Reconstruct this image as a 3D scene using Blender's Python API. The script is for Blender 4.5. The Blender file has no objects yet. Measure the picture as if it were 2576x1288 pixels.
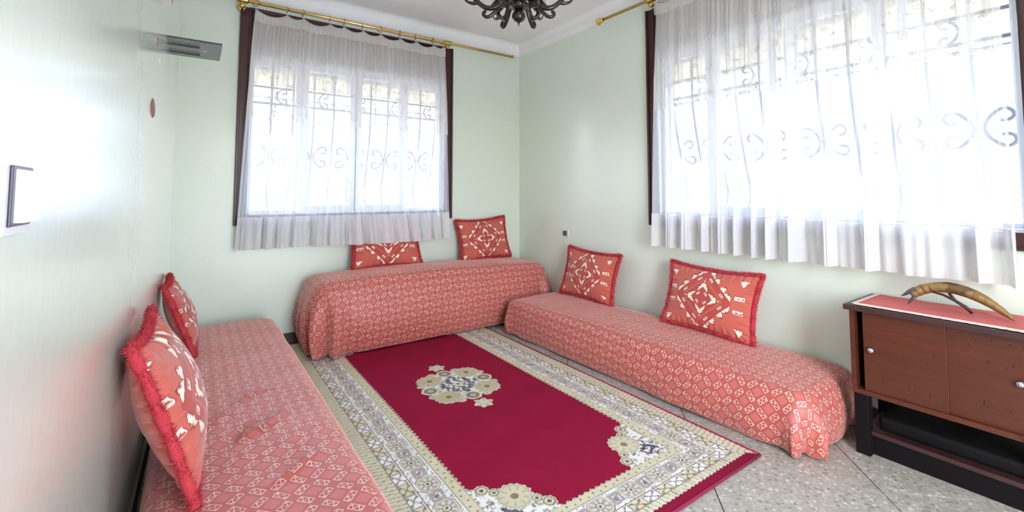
import bpy, bmesh, math, random
import numpy as np
from mathutils import Vector, Matrix

random.seed(7)
rng = np.random.default_rng(11)
PI = math.pi
scene = bpy.context.scene
COL = scene.collection

# ------------------------------------------------------------------ camera, sky, sun, exposure
cam_d = bpy.data.cameras.new('camera')
cam = bpy.data.objects.new('camera', cam_d)
COL.objects.link(cam)
cam.location = (-2.8025, -3.847, 1.15)
cam.rotation_euler = (math.radians(90 + 3.305), 0, math.radians(-35.134))
cam_d.sensor_width = 36.0
cam_d.lens = 36.0 * 1133.4 / 2576
cam_d.shift_y = -(644 - 419.7) / 2576
cam_d.clip_start = 0.02
scene.camera = cam

world = bpy.data.worlds.new('sky')
scene.world = world
world.use_nodes = True
wt = world.node_tree
wt.nodes.clear()
sky = wt.nodes.new('ShaderNodeTexSky')
sky.sky_type = 'NISHITA'
sky.sun_disc = False
sky.sun_elevation = math.radians(52)
sky.sun_rotation = math.radians(254)
sky.air_density = 1.0
sky.dust_density = 2.0
bg = wt.nodes.new('ShaderNodeBackground')
bg.inputs['Strength'].default_value = 0.85
wo = wt.nodes.new('ShaderNodeOutputWorld')
hs = wt.nodes.new('ShaderNodeHueSaturation'); hs.inputs['Saturation'].default_value = .6
wt.links.new(sky.outputs[0], hs.inputs['Color'])
wt.links.new(hs.outputs[0], bg.inputs['Color'])
wt.links.new(bg.outputs[0], wo.inputs['Surface'])

sun_d = bpy.data.lights.new('sun', 'SUN')
sun_d.energy = 1.2
sun_d.angle = math.radians(0.6)
sun_d.color = (1.0, 0.95, 0.88)
sun = bpy.data.objects.new('sun', sun_d)
COL.objects.link(sun)
# shines from behind the camera (south-west), high, onto the houses that face the windows
sdir = Vector((0.75, 0.22, -0.9))
sun.rotation_euler = sdir.to_track_quat('-Z', 'Y').to_euler()

def portal(name, loc, rot, sx, sy):
    d = bpy.data.lights.new(name, 'AREA')
    d.shape = 'RECTANGLE'
    d.size, d.size_y = sx, sy
    d.cycles.is_portal = True
    o = bpy.data.objects.new(name, d)
    o.location, o.rotation_euler = loc, rot
    COL.objects.link(o)
portal('sky_portal', (-1.685, 0.30, 1.6), (math.radians(-90), 0, 0), 1.75, 1.35)
portal('sky_portal', (-1.95, -4.80, 1.1), (math.radians(90), 0, 0), 1.2, 2.2)
portal('sky_portal', (0.30, -2.65, 1.6), (math.radians(-90), 0, math.radians(-90)), 1.9, 1.35)

vs = scene.view_settings
vs.view_transform = 'Standard'
vs.look = 'None'
vs.gamma = 1.0
vs.use_curve_mapping = False
vs.exposure = 2.2
cy = scene.cycles
cy.max_bounces = 9
cy.diffuse_bounces = 5
cy.glossy_bounces = 3
cy.transmission_bounces = 5
cy.transparent_max_bounces = 16
cy.use_adaptive_sampling = True
cy.adaptive_threshold = .03
cy.use_light_tree = True
cy.sample_clamp_indirect = 8.0
cy.caustics_reflective = False
cy.caustics_refractive = False

# ------------------------------------------------------------------ helpers: colour and nodes
def s2l(c):
    c = np.asarray(c, float)
    if c.max() > 1.0:
        c = c / 255.0
    return np.where(c <= .04045, c / 12.92, ((c + .055) / 1.055) ** 2.4)
def rgb(*c):
    v = s2l(c)
    return (float(v[0]), float(v[1]), float(v[2]), 1.0)

class V:
    """a float socket with operators, so that a pattern can be written as a formula"""
    nt = None
    def __init__(s, sock): s.s = sock
    @staticmethod
    def op(o, *a):
        n = V.nt.nodes.new('ShaderNodeMath'); n.operation = o
        for i, x in enumerate(a):
            if isinstance(x, V): V.nt.links.new(x.s, n.inputs[i])
            else: n.inputs[i].default_value = x
        return V(n.outputs[0])
    def __add__(s, b): return V.op('ADD', s, b)
    def __radd__(s, b): return V.op('ADD', b, s)
    def __sub__(s, b): return V.op('SUBTRACT', s, b)
    def __rsub__(s, b): return V.op('SUBTRACT', b, s)
    def __mul__(s, b): return V.op('MULTIPLY', s, b)
    def __rmul__(s, b): return V.op('MULTIPLY', b, s)
    def __lt__(s, b): return V.op('LESS_THAN', s, b)
    def __gt__(s, b): return V.op('GREATER_THAN', s, b)
    def abs(s): return V.op('ABSOLUTE', s)
    def frac(s): return V.op('FRACT', s)
    def sin(s): return V.op('SINE', s)
def vmin(a, b): return V.op('MINIMUM', a, b)
def vmax(a, b): return V.op('MAXIMUM', a, b)
def mixc(nt, f, a, b, blend='MIX'):
    n = nt.nodes.new('ShaderNodeMix'); n.data_type = 'RGBA'; n.blend_type = blend
    for sock, x in ((n.inputs[0], f), (n.inputs[6], a), (n.inputs[7], b)):
        if isinstance(x, V): nt.links.new(x.s, sock)
        elif isinstance(x, bpy.types.NodeSocket): nt.links.new(x, sock)
        else: sock.default_value = x
    return n.outputs[2]
def newmat(name):
    m = bpy.data.materials.new(name); m.use_nodes = True
    nt = m.node_tree; b = nt.nodes['Principled BSDF']; V.nt = nt
    return m, nt, b
def noise(nt, scale, detail=3, vec=None, rough=.5, w=None):
    n = nt.nodes.new('ShaderNodeTexNoise')
    n.inputs['Scale'].default_value = scale
    n.inputs['Detail'].default_value = detail
    n.inputs['Roughness'].default_value = rough
    if vec is not None: nt.links.new(vec, n.inputs['Vector'])
    return n
def texco(nt, out='Object', scale=None):
    t = nt.nodes.new('ShaderNodeTexCoord')
    if scale is None: return t.outputs[out]
    mp = nt.nodes.new('ShaderNodeMapping'); mp.inputs['Scale'].default_value = scale
    nt.links.new(t.outputs[out], mp.inputs['Vector'])
    return mp.outputs[0]
def bump(nt, b, h, strength=.2, dist=.01):
    n = nt.nodes.new('ShaderNodeBump')
    n.inputs['Strength'].default_value = strength
    n.inputs['Distance'].default_value = dist
    nt.links.new(h, n.inputs['Height'])
    nt.links.new(n.outputs[0], b.inputs['Normal'])
    return n
def plain(name, col, rough=.5, metal=0.0, var=.08, nscale=12, bstr=0.0, spec=.5, coat=0.0):
    """plain colour with a little procedural variation"""
    m, nt, b = newmat(name)
    c = rgb(*col)
    co = texco(nt)
    n = noise(nt, nscale, 4, co)
    d = (c[0] * (1 - var), c[1] * (1 - var), c[2] * (1 - var), 1)
    u = (min(1, c[0] * (1 + var)), min(1, c[1] * (1 + var)), min(1, c[2] * (1 + var)), 1)
    nt.links.new(mixc(nt, n.outputs[0], d, u), b.inputs['Base Color'])
    b.inputs['Roughness'].default_value = rough
    b.inputs['Metallic'].default_value = metal
    b.inputs['Specular IOR Level'].default_value = spec
    b.inputs['Coat Weight'].default_value = coat
    if bstr: bump(nt, b, n.outputs[0], bstr, .004)
    return m

# ------------------------------------------------------------------ materials
M = {}
def wall_mat(name, col, rough, streak, bstr, coat=0.0):
    m, nt, b = newmat(name)
    co = texco(nt)
    n1 = noise(nt, 1.3, 3, co)
    c = rgb(*col)
    nt.links.new(mixc(nt, n1.outputs[0], (c[0]*.95, c[1]*.95, c[2]*.96, 1), (min(1, c[0]*1.04), min(1, c[1]*1.04), min(1, c[2]*1.04), 1)), b.inputs['Base Color'])
    b.inputs['Roughness'].default_value = rough
    b.inputs['Coat Weight'].default_value = coat
    b.inputs['Coat Roughness'].default_value = rough * .7
    st = noise(nt, 1.0, 4, texco(nt, 'Object', streak), .6)
    fn = noise(nt, 22, 3, co)
    h = V(st.outputs[0]) * .5 + V(fn.outputs[0]) * .5
    bump(nt, b, h.s, bstr, .02)
    return m
WALL = (221, 229, 215)
M['wall'] = wall_mat('satin_mint_paint', WALL, .30, (9, 9, 1.2), .08, .15)
M['wall_gloss'] = wall_mat('glossy_mint_paint', WALL, .26, (40, 40, 16), .05, 1.0)
M['ceiling'] = plain('white_ceiling_paint', (240, 239, 237), .7, var=.02, nscale=3)
M['band'] = plain('white_frieze_paint', (240, 239, 237), .55, var=.02, nscale=3)
M['outer'] = plain('outer_render', (225, 218, 200), .9, var=.05)
M['cream_out'] = plain('cream_soffit_paint', (238, 226, 190), .9, var=.04)
M['house'] = plain('white_house_render', (184, 182, 186), .9, var=.05, nscale=2)
M['house2'] = plain('pale_house_render', (112, 110, 120), .9, var=.05, nscale=2)
M['ground'] = plain('pale_street', (128, 125, 120), .95, var=.1)
M['added_terrace'] = plain('added_terrace_tile', (218, 219, 222), .8, var=.05)  # floor outside the added rear opening
M['house_glass'] = plain('dark_house_glass', (105, 112, 130), .15, var=.1)
M['baseboard'] = plain('dark_baseboard_tile', (72, 68, 74), .4, var=.15, nscale=30)
M['grout'] = plain('dark_grout', (84, 80, 72), .9)
M['brown'] = plain('dark_brown_trim', (62, 24, 24), .35, var=.25, nscale=18, bstr=.05)
M['pvc'] = plain('white_window_paint', (224, 226, 232), .4, var=.03)
M['iron'] = plain('pale_painted_iron', (150, 146, 150), .5, var=.1)
M['brass'] = plain('polished_brass', (238, 204, 128), .2, 1.0, .05, 40)
M['oldbrass'] = plain('aged_brass', (206, 176, 98), .24, 1.0, .2, 60)
M['bronze'] = plain('dark_bronze', (52, 36, 34), .25, .55, .3, 40, coat=.4)
M['chrome'] = plain('chrome', (220, 220, 225), .12, 1.0, .03)
M['mahog_edge'] = plain('dark_edge_wood', (60, 34, 36), .4, var=.25, nscale=25)
M['black'] = plain('black_stained_wood', (15, 12, 13), .7, var=.3, spec=.15)
M['plastic'] = plain('white_switch_plastic', (224, 222, 226), .25, var=.02)
M['greyplastic'] = plain('grey_plastic', (150, 150, 156), .35, var=.04)
M['darkplastic'] = plain('dark_switch_plastic', (60, 50, 66), .3, var=.1)
M['shelfgrey'] = plain('dark_grey_lacquer', (82, 86, 96), .22, var=.05)
M['slot'] = plain('slot_shade', (16, 18, 30), .3, var=.1)  # near-black colour stands in for the shade inside the shelf slots
M['plaster'] = plain('chipped_brown_plaster', (150, 112, 98), .9, var=.3, nscale=60, bstr=.4)
M['chip'] = plain('bare_white_plaster', (232, 230, 224), .8, var=.1, nscale=60)
M['foam'] = plain('dark_bench_base', (48, 30, 28), .9, var=.2)
M['fluff'] = plain('crimson_fluff', (186, 52, 62), .95, var=.3, nscale=40)
M['lace'] = plain('cream_lace', (232, 208, 196), .9, var=.1, nscale=80)
M['runner'] = plain('coral_runner_cloth', (204, 100, 96), .8, var=.12, nscale=30, bstr=.1)
M['beak'] = plain('dark_grey_horn', (84, 76, 84), .4, var=.3, nscale=50)
M['stick'] = plain('dark_stick', (54, 26, 26), .5, var=.3)

# terrazzo
m, nt, b = newmat('terrazzo')
co = texco(nt)
vo = nt.nodes.new('ShaderNodeTexVoronoi'); vo.inputs['Scale'].default_value = 95; nt.links.new(co, vo.inputs['Vector'])
vo2 = nt.nodes.new('ShaderNodeTexVoronoi'); vo2.inputs['Scale'].default_value = 60; nt.links.new(co, vo2.inputs['Vector'])
sep = nt.nodes.new('ShaderNodeSeparateColor'); nt.links.new(vo.outputs['Color'], sep.inputs[0])
sep2 = nt.nodes.new('ShaderNodeSeparateColor'); nt.links.new(vo2.outputs['Color'], sep2.inputs[0])
c = mixc(nt, V(sep.outputs[0]) > .62, rgb(164, 159, 148), rgb(182, 178, 168))
c = mixc(nt, (V(sep2.outputs[1]) > .8) * (V(vo2.outputs['Distance']) < .45), c, rgb(208, 206, 200))
c = mixc(nt, (V(sep2.outputs[2]) > .86) * (V(vo2.outputs['Distance']) < .4), c, rgb(138, 132, 120))
n = noise(nt, 3, 3, co)
c = mixc(nt, n.outputs[0], c, mixc(nt, .25, c, rgb(150, 142, 124)))
nt.links.new(c, b.inputs['Base Color'])
b.inputs['Roughness'].default_value = .38
M['terrazzo'] = m

# bedspread: salmon satin with a diagonal lattice of outlined oblongs
m, nt, b = newmat('salmon_bedspread')
uvn = nt.nodes.new('ShaderNodeTexCoord')
sx = nt.nodes.new('ShaderNodeSeparateXYZ'); nt.links.new(uvn.outputs['UV'], sx.inputs[0])
u, v = V(sx.outputs[0]), V(sx.outputs[1])
k = 1 / math.sqrt(2) / .076
a = (u + v) * k
bb = (u - v) * k
sa = (a + .5).frac() - .5        # signed distance to the nearest lattice line
sb = (bb + .5).frac() - .5
ca = a.frac() - .5               # distance to the cell centre
cb = bb.frac() - .5
def oblong(across, along, flip):
    ax, al = across.abs(), along.abs()
    outer = (ax < .150) * (al < .285)
    inner = (ax < .112) * (al < .250)
    wave = (((along * 25.0).sin() * .075 * flip + across * flip).abs() < .030)
    heart = inner * wave
    return outer, outer - inner, heart
oA, lA, hA = oblong(sa, cb, 1.0)
oB, lB, hB = oblong(sb, ca, -1.0)
light = vmin(vmax(vmax(lA, lB), vmax(hA, hB)), 1.0)
ring = vmax((ca.abs() < .34) * (cb.abs() < .34) - (ca.abs() < .315) * (cb.abs() < .315), 0.0)
cell = (ca.abs() < .21) * (cb.abs() < .21)
sh = vmax((sa.abs() < .20) * (cb.abs() < .31), (sb.abs() < .20) * (ca.abs() < .31))
base = rgb(206, 112, 98)
nz = noise(nt, 2.2, 3, texco(nt))
c0 = mixc(nt, nz.outputs[0], rgb(172, 74, 68), rgb(192, 94, 84))
c0 = mixc(nt, cell * .55, c0, rgb(206, 116, 108))
c0 = mixc(nt, ring * .5, c0, rgb(158, 62, 58))
c0 = mixc(nt, sh * .6, c0, rgb(168, 70, 64))
wear = noise(nt, 34, 2, uvn.outputs['UV'])
c0 = mixc(nt, light * (V(wear.outputs[0]) * 1.4 + .05), c0, rgb(246, 206, 190))
wv = noise(nt, 260, 2, uvn.outputs['UV'])
c0 = mixc(nt, .10, c0, wv.outputs[0], 'MULTIPLY')
nt.links.new(c0, b.inputs['Base Color'])
b.inputs['Roughness'].default_value = .52
b.inputs['Sheen Weight'].default_value = .6
b.inputs['Sheen Roughness'].default_value = .4
b.inputs['Sheen Tint'].default_value = rgb(255, 205, 195)
wr = noise(nt, 9, 5, texco(nt), .6)
hh = V(wr.outputs[0]) * 1.0 + light * .10 - sh * .05
bump(nt, b, hh.s, .35, .012)
M['spread'] = m

# pattern read from the mesh (computed in this script) with a pile or weave on top
def attr_mat(name, rough, nscale, nmul, bstr, bdist, sheen):
    m, nt, b = newmat(name)
    at = nt.nodes.new('ShaderNodeAttribute'); at.attribute_name = 'pattern'
    co = texco(nt)
    n = noise(nt, nscale, 3, co, .7)
    f = V(n.outputs[0]) * nmul + (1 - nmul * .5)
    mul = nt.nodes.new('ShaderNodeVectorMath'); mul.operation = 'SCALE'
    nt.links.new(at.outputs['Color'], mul.inputs[0]); nt.links.new(f.s, mul.inputs['Scale'])
    nt.links.new(mul.outputs[0], b.inputs['Base Color'])
    b.inputs['Roughness'].default_value = rough
    b.inputs['Specular IOR Level'].default_value = .2
    b.inputs['Sheen Weight'].default_value = sheen
    bump(nt, b, n.outputs[0], bstr, bdist)
    return m
M['rug'] = attr_mat('woven_rug_pile', 1.0, 330, .9, .5, .004, 0.0)
M['cushion'] = attr_mat('printed_cushion_cloth', .7, 300, .25, .12, .002, .25)

# wood of the cabinet
m, nt, b = newmat('mahogany_veneer')
co = texco(nt, 'Object', (3, .5, 9))
n = noise(nt, 6, 6, co, .65)
n2 = noise(nt, 60, 3, texco(nt))
c = mixc(nt, n.outputs[0], rgb(58, 25, 17), rgb(98, 48, 30))
c = mixc(nt, V(n2.outputs[0]) > .68, c, rgb(50, 20, 15))
nt.links.new(c, b.inputs['Base Color'])
b.inputs['Roughness'].default_value = .3
M['mahogany'] = m

# horn
m, nt, b = newmat('mottled_horn')
co = texco(nt)
n = noise(nt, 30, 5, co, .6)
n2 = noise(nt, 8, 3, co)
c = mixc(nt, n.outputs[0], rgb(84, 60, 28), rgb(160, 126, 74))
c = mixc(nt, V(n2.outputs[0]) > .56, c, mixc(nt, .55, c, rgb(56, 30, 22)))
nt.links.new(c, b.inputs['Base Color']); b.inputs['Roughness'].default_value = .45
bump(nt, b, n.outputs[0], .2, .003)
M['horn'] = m

def curtain_mat(name, clear, col, trans):
    m, nt, b = newmat(name)
    nt.nodes.remove(b)
    out = nt.nodes['Material Output']
    tr = nt.nodes.new('ShaderNodeBsdfTransparent')
    df = nt.nodes.new('ShaderNodeBsdfDiffuse'); tl = nt.nodes.new('ShaderNodeBsdfTranslucent')
    df.inputs[0].default_value = tl.inputs[0].default_value = rgb(*col)
    mx = nt.nodes.new('ShaderNodeMixShader'); mx.inputs[0].default_value = trans
    nt.links.new(df.outputs[0], mx.inputs[1]); nt.links.new(tl.outputs[0], mx.inputs[2])
    m2 = nt.nodes.new('ShaderNodeMixShader')
    # fine weave: the openness varies a little from thread to thread
    n = noise(nt, 40, 3, texco(nt, 'UV', (6, .3, 1)))
    lw = nt.nodes.new('ShaderNodeLayerWeight'); lw.inputs[0].default_value = .35
    f = V(n.outputs[0]) * .14 + (clear - .07) - V(lw.outputs['Facing']) * .48
    f = vmax(f, .02)
    nt.links.new(f.s, m2.inputs[0])
    nt.links.new(mx.outputs[0], m2.inputs[1]); nt.links.new(tr.outputs[0], m2.inputs[2])
    nt.links.new(m2.outputs[0], out.inputs[0])
    return m
M['sheer'] = curtain_mat('sheer_voile', .60, (240, 239, 244), .30)
M['valance'] = curtain_mat('embroidered_voile', .56, (240, 237, 230), .30)
M['hem'] = curtain_mat('doubled_voile_hem', .40, (242, 240, 240), .35)
M['tape'] = curtain_mat('gathered_tape', .44, (240, 239, 232), .35)
M['thread'] = plain('embroidery_thread', (200, 194, 178), .8, var=.1)

m, nt, b = newmat('window_glass')
nt.nodes.remove(b)
tr = nt.nodes.new('ShaderNodeBsdfTransparent'); gl = nt.nodes.new('ShaderNodeBsdfGlossy'); gl.inputs['Roughness'].default_value = .03
tr.inputs[0].default_value = (.94, .97, 1, 1)
mx = nt.nodes.new('ShaderNodeMixShader'); mx.inputs[0].default_value = .06
nt.links.new(tr.outputs[0], mx.inputs[1]); nt.links.new(gl.outputs[0], mx.inputs[2]); nt.links.new(mx.outputs[0], nt.nodes['Material Output'].inputs[0])
M['glass'] = m
m, nt, b = newmat('frosted_shade_glass')
nt.nodes.remove(b)
tr = nt.nodes.new('ShaderNodeBsdfTransparent'); gl = nt.nodes.new('ShaderNodeBsdfGlossy'); gl.inputs['Roughness'].default_value = .08
tl = nt.nodes.new('ShaderNodeBsdfTranslucent'); tl.inputs[0].default_value = (.9, .93, .92, 1)
lw = nt.nodes.new('ShaderNodeLayerWeight'); lw.inputs[0].default_value = .5
mx = nt.nodes.new('ShaderNodeMixShader'); mx.inputs[0].default_value = .45
m2 = nt.nodes.new('ShaderNodeMixShader')
nt.links.new(gl.outputs[0], mx.inputs[1]); nt.links.new(tl.outputs[0], mx.inputs[2])
nt.links.new((V(lw.outputs['Facing']) * .75 + .1).s, m2.inputs[0])
nt.links.new(tr.outputs[0], m2.inputs[1]); nt.links.new(mx.outputs[0], m2.inputs[2]); nt.links.new(m2.outputs[0], nt.nodes['Material Output'].inputs[0])
M['shade'] = m

# ------------------------------------------------------------------ helpers: objects and meshes
def tag(o, label=None, cat=None, group=None, kind=None):
    if label: o['label'] = label
    if cat: o['category'] = cat
    if group: o['group'] = group
    if kind: o['kind'] = kind
    return o
def empty(name, loc=(0, 0, 0)):
    o = bpy.data.objects.new(name, None); o.empty_display_size = .05
    COL.objects.link(o); o.location = loc
    return o
def link(name, me, mat=None, parent=None, loc=None, smooth=False):
    if mat is not None and not me.materials: me.materials.append(M[mat] if isinstance(mat, str) else mat)
    if smooth:
        me.polygons.foreach_set('use_smooth', [True] * len(me.polygons))
    o = bpy.data.objects.new(name, me); COL.objects.link(o)
    if parent is not None:
        o.parent = parent
        o.matrix_parent_inverse = Matrix.Translation(-Vector(parent.location)) if loc is None else Matrix.Identity(4)
    if loc is not None: o.location = loc
    return o
def pydata(name, vs, fs):
    me = bpy.data.meshes.new(name); me.from_pydata([tuple(map(float, p)) for p in vs], [], [tuple(map(int, f)) for f in fs]); me.update()
    return me
def grid_mesh(name, P, uv=None, colr=None):
    """P: (ni, nj, 3) array of points"""
    ni, nj, _ = P.shape
    me = bpy.data.meshes.new(name)
    n = ni * nj
    idx = np.arange(n).reshape(ni, nj)
    q = np.stack([idx[:-1, :-1], idx[1:, :-1], idx[1:, 1:], idx[:-1, 1:]], -1).reshape(-1, 4)
    me.vertices.add(n); me.vertices.foreach_set('co', P.reshape(-1).astype(np.float32))
    me.loops.add(q.size); me.loops.foreach_set('vertex_index', q.reshape(-1).astype(np.int32))
    me.polygons.add(len(q)); me.polygons.foreach_set('loop_start', (np.arange(len(q)) * 4).astype(np.int32))
    me.polygons.foreach_set('use_smooth', np.ones(len(q), bool))
    me.update(calc_edges=True)
    if uv is not None:
        l = me.uv_layers.new(name='UVMap'); l.data.foreach_set('uv', uv.reshape(-1, 2)[q.reshape(-1)].reshape(-1).astype(np.float32))
    if colr is not None:
        at = me.attributes.new('pattern', 'FLOAT_COLOR', 'POINT')
        c4 = np.ones((n, 4), np.float32); c4[:, :3] = colr.reshape(-1, 3)
        at.data.foreach_set('color', c4.reshape(-1))
    me.validate()
    return me
def bm_box(bm, x0, x1, y0, y1, z0, z1, bev=0.0, seg=2):
    r = bmesh.ops.create_cube(bm, size=1.0)
    for vtx in r['verts']:
        vtx.co = Vector((x0 + (vtx.co.x + .5) * (x1 - x0), y0 + (vtx.co.y + .5) * (y1 - y0), z0 + (vtx.co.z + .5) * (z1 - z0)))
    if bev > 0:
        es = list({e for vtx in r['verts'] for e in vtx.link_edges})
        bmesh.ops.bevel(bm, geom=es, offset=bev, segments=seg, profile=.6, affect='EDGES')
def bm_mesh(name, bm):
    me = bpy.data.meshes.new(name); bm.to_mesh(me); bm.free(); return me
def box(name, x0, x1, y0, y1, z0, z1, mat, parent=None, bev=0.0):
    bm = bmesh.new(); bm_box(bm, min(x0, x1), max(x0, x1), min(y0, y1), max(y0, y1), z0, z1, bev)
    return link(name, bm_mesh(name, bm), mat, parent)
def boxes(name, lst, mat, parent=None, bev=0.0):
    bm = bmesh.new()
    for q in lst: bm_box(bm, *q, bev)
    return link(name, bm_mesh(name, bm), mat, parent)
def tube(name, pts, rad, mat=None, parent=None, seg=10, caps=True, flat=1.0, loc=None):
    """swept tube along points; rad: number or list; returns an object"""
    pts = [Vector(p) for p in pts]; n = len(pts)
    if not hasattr(rad, '__len__'): rad = [rad] * n
    vs, fs = [], []
    up = Vector((0, 0, 1)); prev = None
    for i, p in enumerate(pts):
        t = (pts[min(i + 1, n - 1)] - pts[max(i - 1, 0)]).normalized()
        if prev is None:
            a = t.cross(up)
            if a.length < 1e-3: a = t.cross(Vector((0, 1, 0)))
            a.normalize()
        else:
            a = (prev - t * prev.dot(t)).normalized()
        prev = a; b_ = t.cross(a)
        for j in range(seg):
            th = 2 * PI * j / seg
            vs.append(p + (a * math.cos(th) + b_ * math.sin(th) * flat) * rad[i])
    for i in range(n - 1):
        for j in range(seg):
            fs.append((i * seg + j, i * seg + (j + 1) % seg, (i + 1) * seg + (j + 1) % seg, (i + 1) * seg + j))
    if caps:
        fs.append(tuple(range(seg - 1, -1, -1))); fs.append(tuple((n - 1) * seg + j for j in range(seg)))
    me = pydata(name, vs, fs)
    if mat is None: return me
    return link(name, me, mat, parent, loc, True)
def lathe_mesh(name, prof, seg=20, ripple=None):
    vs, fs = [], []
    for i, (r, z) in enumerate(prof):
        for j in range(seg):
            th = 2 * PI * j / seg
            rr, zz = (r, z) if ripple is None else ripple(r, z, th, i)
            vs.append((rr * math.cos(th), rr * math.sin(th), zz))
    for i in range(len(prof) - 1):
        for j in range(seg):
            fs.append((i * seg + j, i * seg + (j + 1) % seg, (i + 1) * seg + (j + 1) % seg, (i + 1) * seg + j))
    return pydata(name, vs, fs)
def ring_mesh(name, R, r, seg=20, sub=8):
    vs, fs = [], []
    for i in range(seg):
        a_ = 2 * PI * i / seg
        for j in range(sub):
            b_ = 2 * PI * j / sub
            vs.append((r * math.sin(b_), (R + r * math.cos(b_)) * math.cos(a_), (R + r * math.cos(b_)) * math.sin(a_)))
    for i in range(seg):
        for j in range(sub):
            fs.append((i * sub + j, ((i + 1) % seg) * sub + j, ((i + 1) % seg) * sub + (j + 1) % sub, i * sub + (j + 1) % sub))
    return pydata(name, vs, fs)

# ------------------------------------------------------------------ the room
W = 3.0            # outer reach of the left side
KL = .015          # the left wall runs slightly out of square
def wl(y): return -2.924 + KL * y      # surface of the left wall
YR = -4.75         # wall behind the camera
HC = 2.73          # ceiling
ZG = 2.606         # lower edge of the white frieze
TH = .22
# openings: window 1 (back wall) and window 2 (right wall)
A0, A1 = -2.500, -.875
B0, B1 = -3.565, -1.745
ZB, ZT = .975, 2.475
def struct(o): o['kind'] = 'structure'; return o
struct(boxes('wall_back', [(-W - TH, A0, 0, TH, -.1, HC), (A1, TH, 0, TH, -.1, HC), (A0, A1, 0, TH, -.1, ZB), (A0, A1, 0, TH, 2.205, HC)], 'wall'))
struct(boxes('wall_right', [(0, TH, YR, B0, -.1, HC), (0, TH, B1, 0, -.1, HC), (0, TH, B0, B1, -.1, ZB), (0, TH, B0, B1, 2.205, HC)], 'wall'))
def left_prism(name, d0, d1, ya, yb, z0, z1, mat):
    vs_ = [(wl(y) + d, y, z) for z in (z0, z1) for (y, d) in ((ya, d0), (ya, d1), (yb, d1), (yb, d0))]
    return struct(link(name, pydata(name, vs_, [(3, 2, 1, 0), (4, 5, 6, 7), (0, 1, 5, 4), (1, 2, 6, 5), (2, 3, 7, 6), (3, 0, 4, 7)]), mat))
left_prism('wall_left', -.3, 0, YR, 0, -.1, HC, 'wall_gloss')
D0, D1, DZ = -2.55, -1.35, 2.2     # invented opening behind the camera, added to let in fill daylight
struct(boxes('wall_rear', [(-W - TH, D0, YR - TH, YR, -.1, HC), (D1, TH, YR - TH, YR, -.1, HC), (D0, D1, YR - TH, YR, DZ, HC)], 'wall'))
dw = struct(empty('fill_opening', ((D0 + D1) / 2, YR, 0)))
boxes('fill_opening_frame', [(D0 - .06, D0, YR - .02, YR + .03, 0, DZ + .06), (D1, D1 + .06, YR - .02, YR + .03, 0, DZ + .06), (D0, D1, YR - .02, YR + .03, DZ, DZ + .06)], 'brown', dw, .004)
struct(box('added_terrace', -6, 3, -12, YR, -.3, -.02, 'added_terrace'))  # unseen slab added outside the rear opening, bounces daylight into the room
struct(box('ceiling', -W - TH, TH, YR - TH, TH, HC, HC + .2, 'ceiling'))
# frieze: thin white plaster band with a small cove under the ceiling
def frieze(name, p0, p1, nrm):
    prof = [(0, ZG - .002), (.004, ZG), (.006, ZG + .06)] + [(.006 + .055 * (1 - math.cos(t)), HC - .055 + .055 * math.sin(t) - .001) for t in np.linspace(0, PI / 2, 7)]
    vs, fs = [], []
    for p in (p0, p1):
        for d, z in prof: vs.append((p[0] + nrm[0] * d, p[1] + nrm[1] * d, z))
    k_ = len(prof)
    for i in range(k_ - 1): fs.append((i, i + 1, k_ + i + 1, k_ + i))
    return struct(link(name, pydata(name, vs, fs), 'band', smooth=True))
frieze('trim_1', (wl(0), 0), (0, 0), (0, -1))
frieze('trim_2', (0, 0), (0, YR), (-1, 0))
frieze('trim_3', (wl(YR), YR), (wl(0), 0), (1, 0))
# baseboards
struct(box('baseboard_back', wl(0), 0, -.012, 0, 0, .085, 'baseboard', bev=.002))
struct(box('baseboard_right', -.012, 0, YR, -.012, 0, .085, 'baseboard', bev=.002))
left_prism('baseboard_left', 0, .012, YR, -.012, 0, .085, 'baseboard')

# floor: diagonal terrazzo tiles, each its own piece, over dark grout
floor = struct(box('floor', -W, 0, YR, 0, -.1, -.004, 'grout'))
def clip(poly, xmin, xmax, ymin, ymax):
    def cut(pl, f, inter):
        out = []
        for i in range(len(pl)):
            a_, b_ = pl[i - 1], pl[i]
            if f(b_):
                if not f(a_): out.append(inter(a_, b_))
                out.append(b_)
            elif f(a_): out.append(inter(a_, b_))
        return out
    for ax, val, sg in ((0, xmin, 1), (0, xmax, -1), (1, ymin, 1), (1, ymax, -1)):
        if not poly: return poly
        poly = cut(poly, lambda p: (p[ax] - val) * sg >= 0, lambda a_, b_: tuple(a_[k_] + (b_[k_] - a_[k_]) * (val - a_[ax]) / (b_[ax] - a_[ax]) for k_ in (0, 1)))
    return poly
TS, G = .63, .0022
U0, V0 = 1.833, -2.674      # joints measured: (x-y)/sqrt2 and (x+y)/sqrt2
r2 = math.sqrt(2)
for i in range(-9, 9):
    for j in range(-9, 9):
        ua, ub = U0 + i * TS + G, U0 + (i + 1) * TS - G
        va, vb = V0 + j * TS + G, V0 + (j + 1) * TS - G
        pl = [((uu + vv) / r2, (vv - uu) / r2) for uu, vv in ((ua, va), (ua, vb), (ub, vb), (ub, va))]
        pl = clip(pl[::-1], -W, 0, YR, 0)
        if len(pl) < 3: continue
        n_ = len(pl)
        dz = random.uniform(-.0004, .0004)
        vs_ = [(x, y, dz) for x, y in pl] + [(x, y, -.006) for x, y in pl]
        fs_ = [tuple(range(n_))] + [((q + 1) % n_, q, n_ + q, n_ + (q + 1) % n_) for q in range(n_)]
        me = pydata('floor_tile', vs_, fs_)
        bmt = bmesh.new(); bmt.from_mesh(me); bmesh.ops.recalc_face_normals(bmt, faces=bmt.faces); bmt.to_mesh(me); bmt.free()
        link('floor_tile', me, 'terrazzo', floor)

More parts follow.
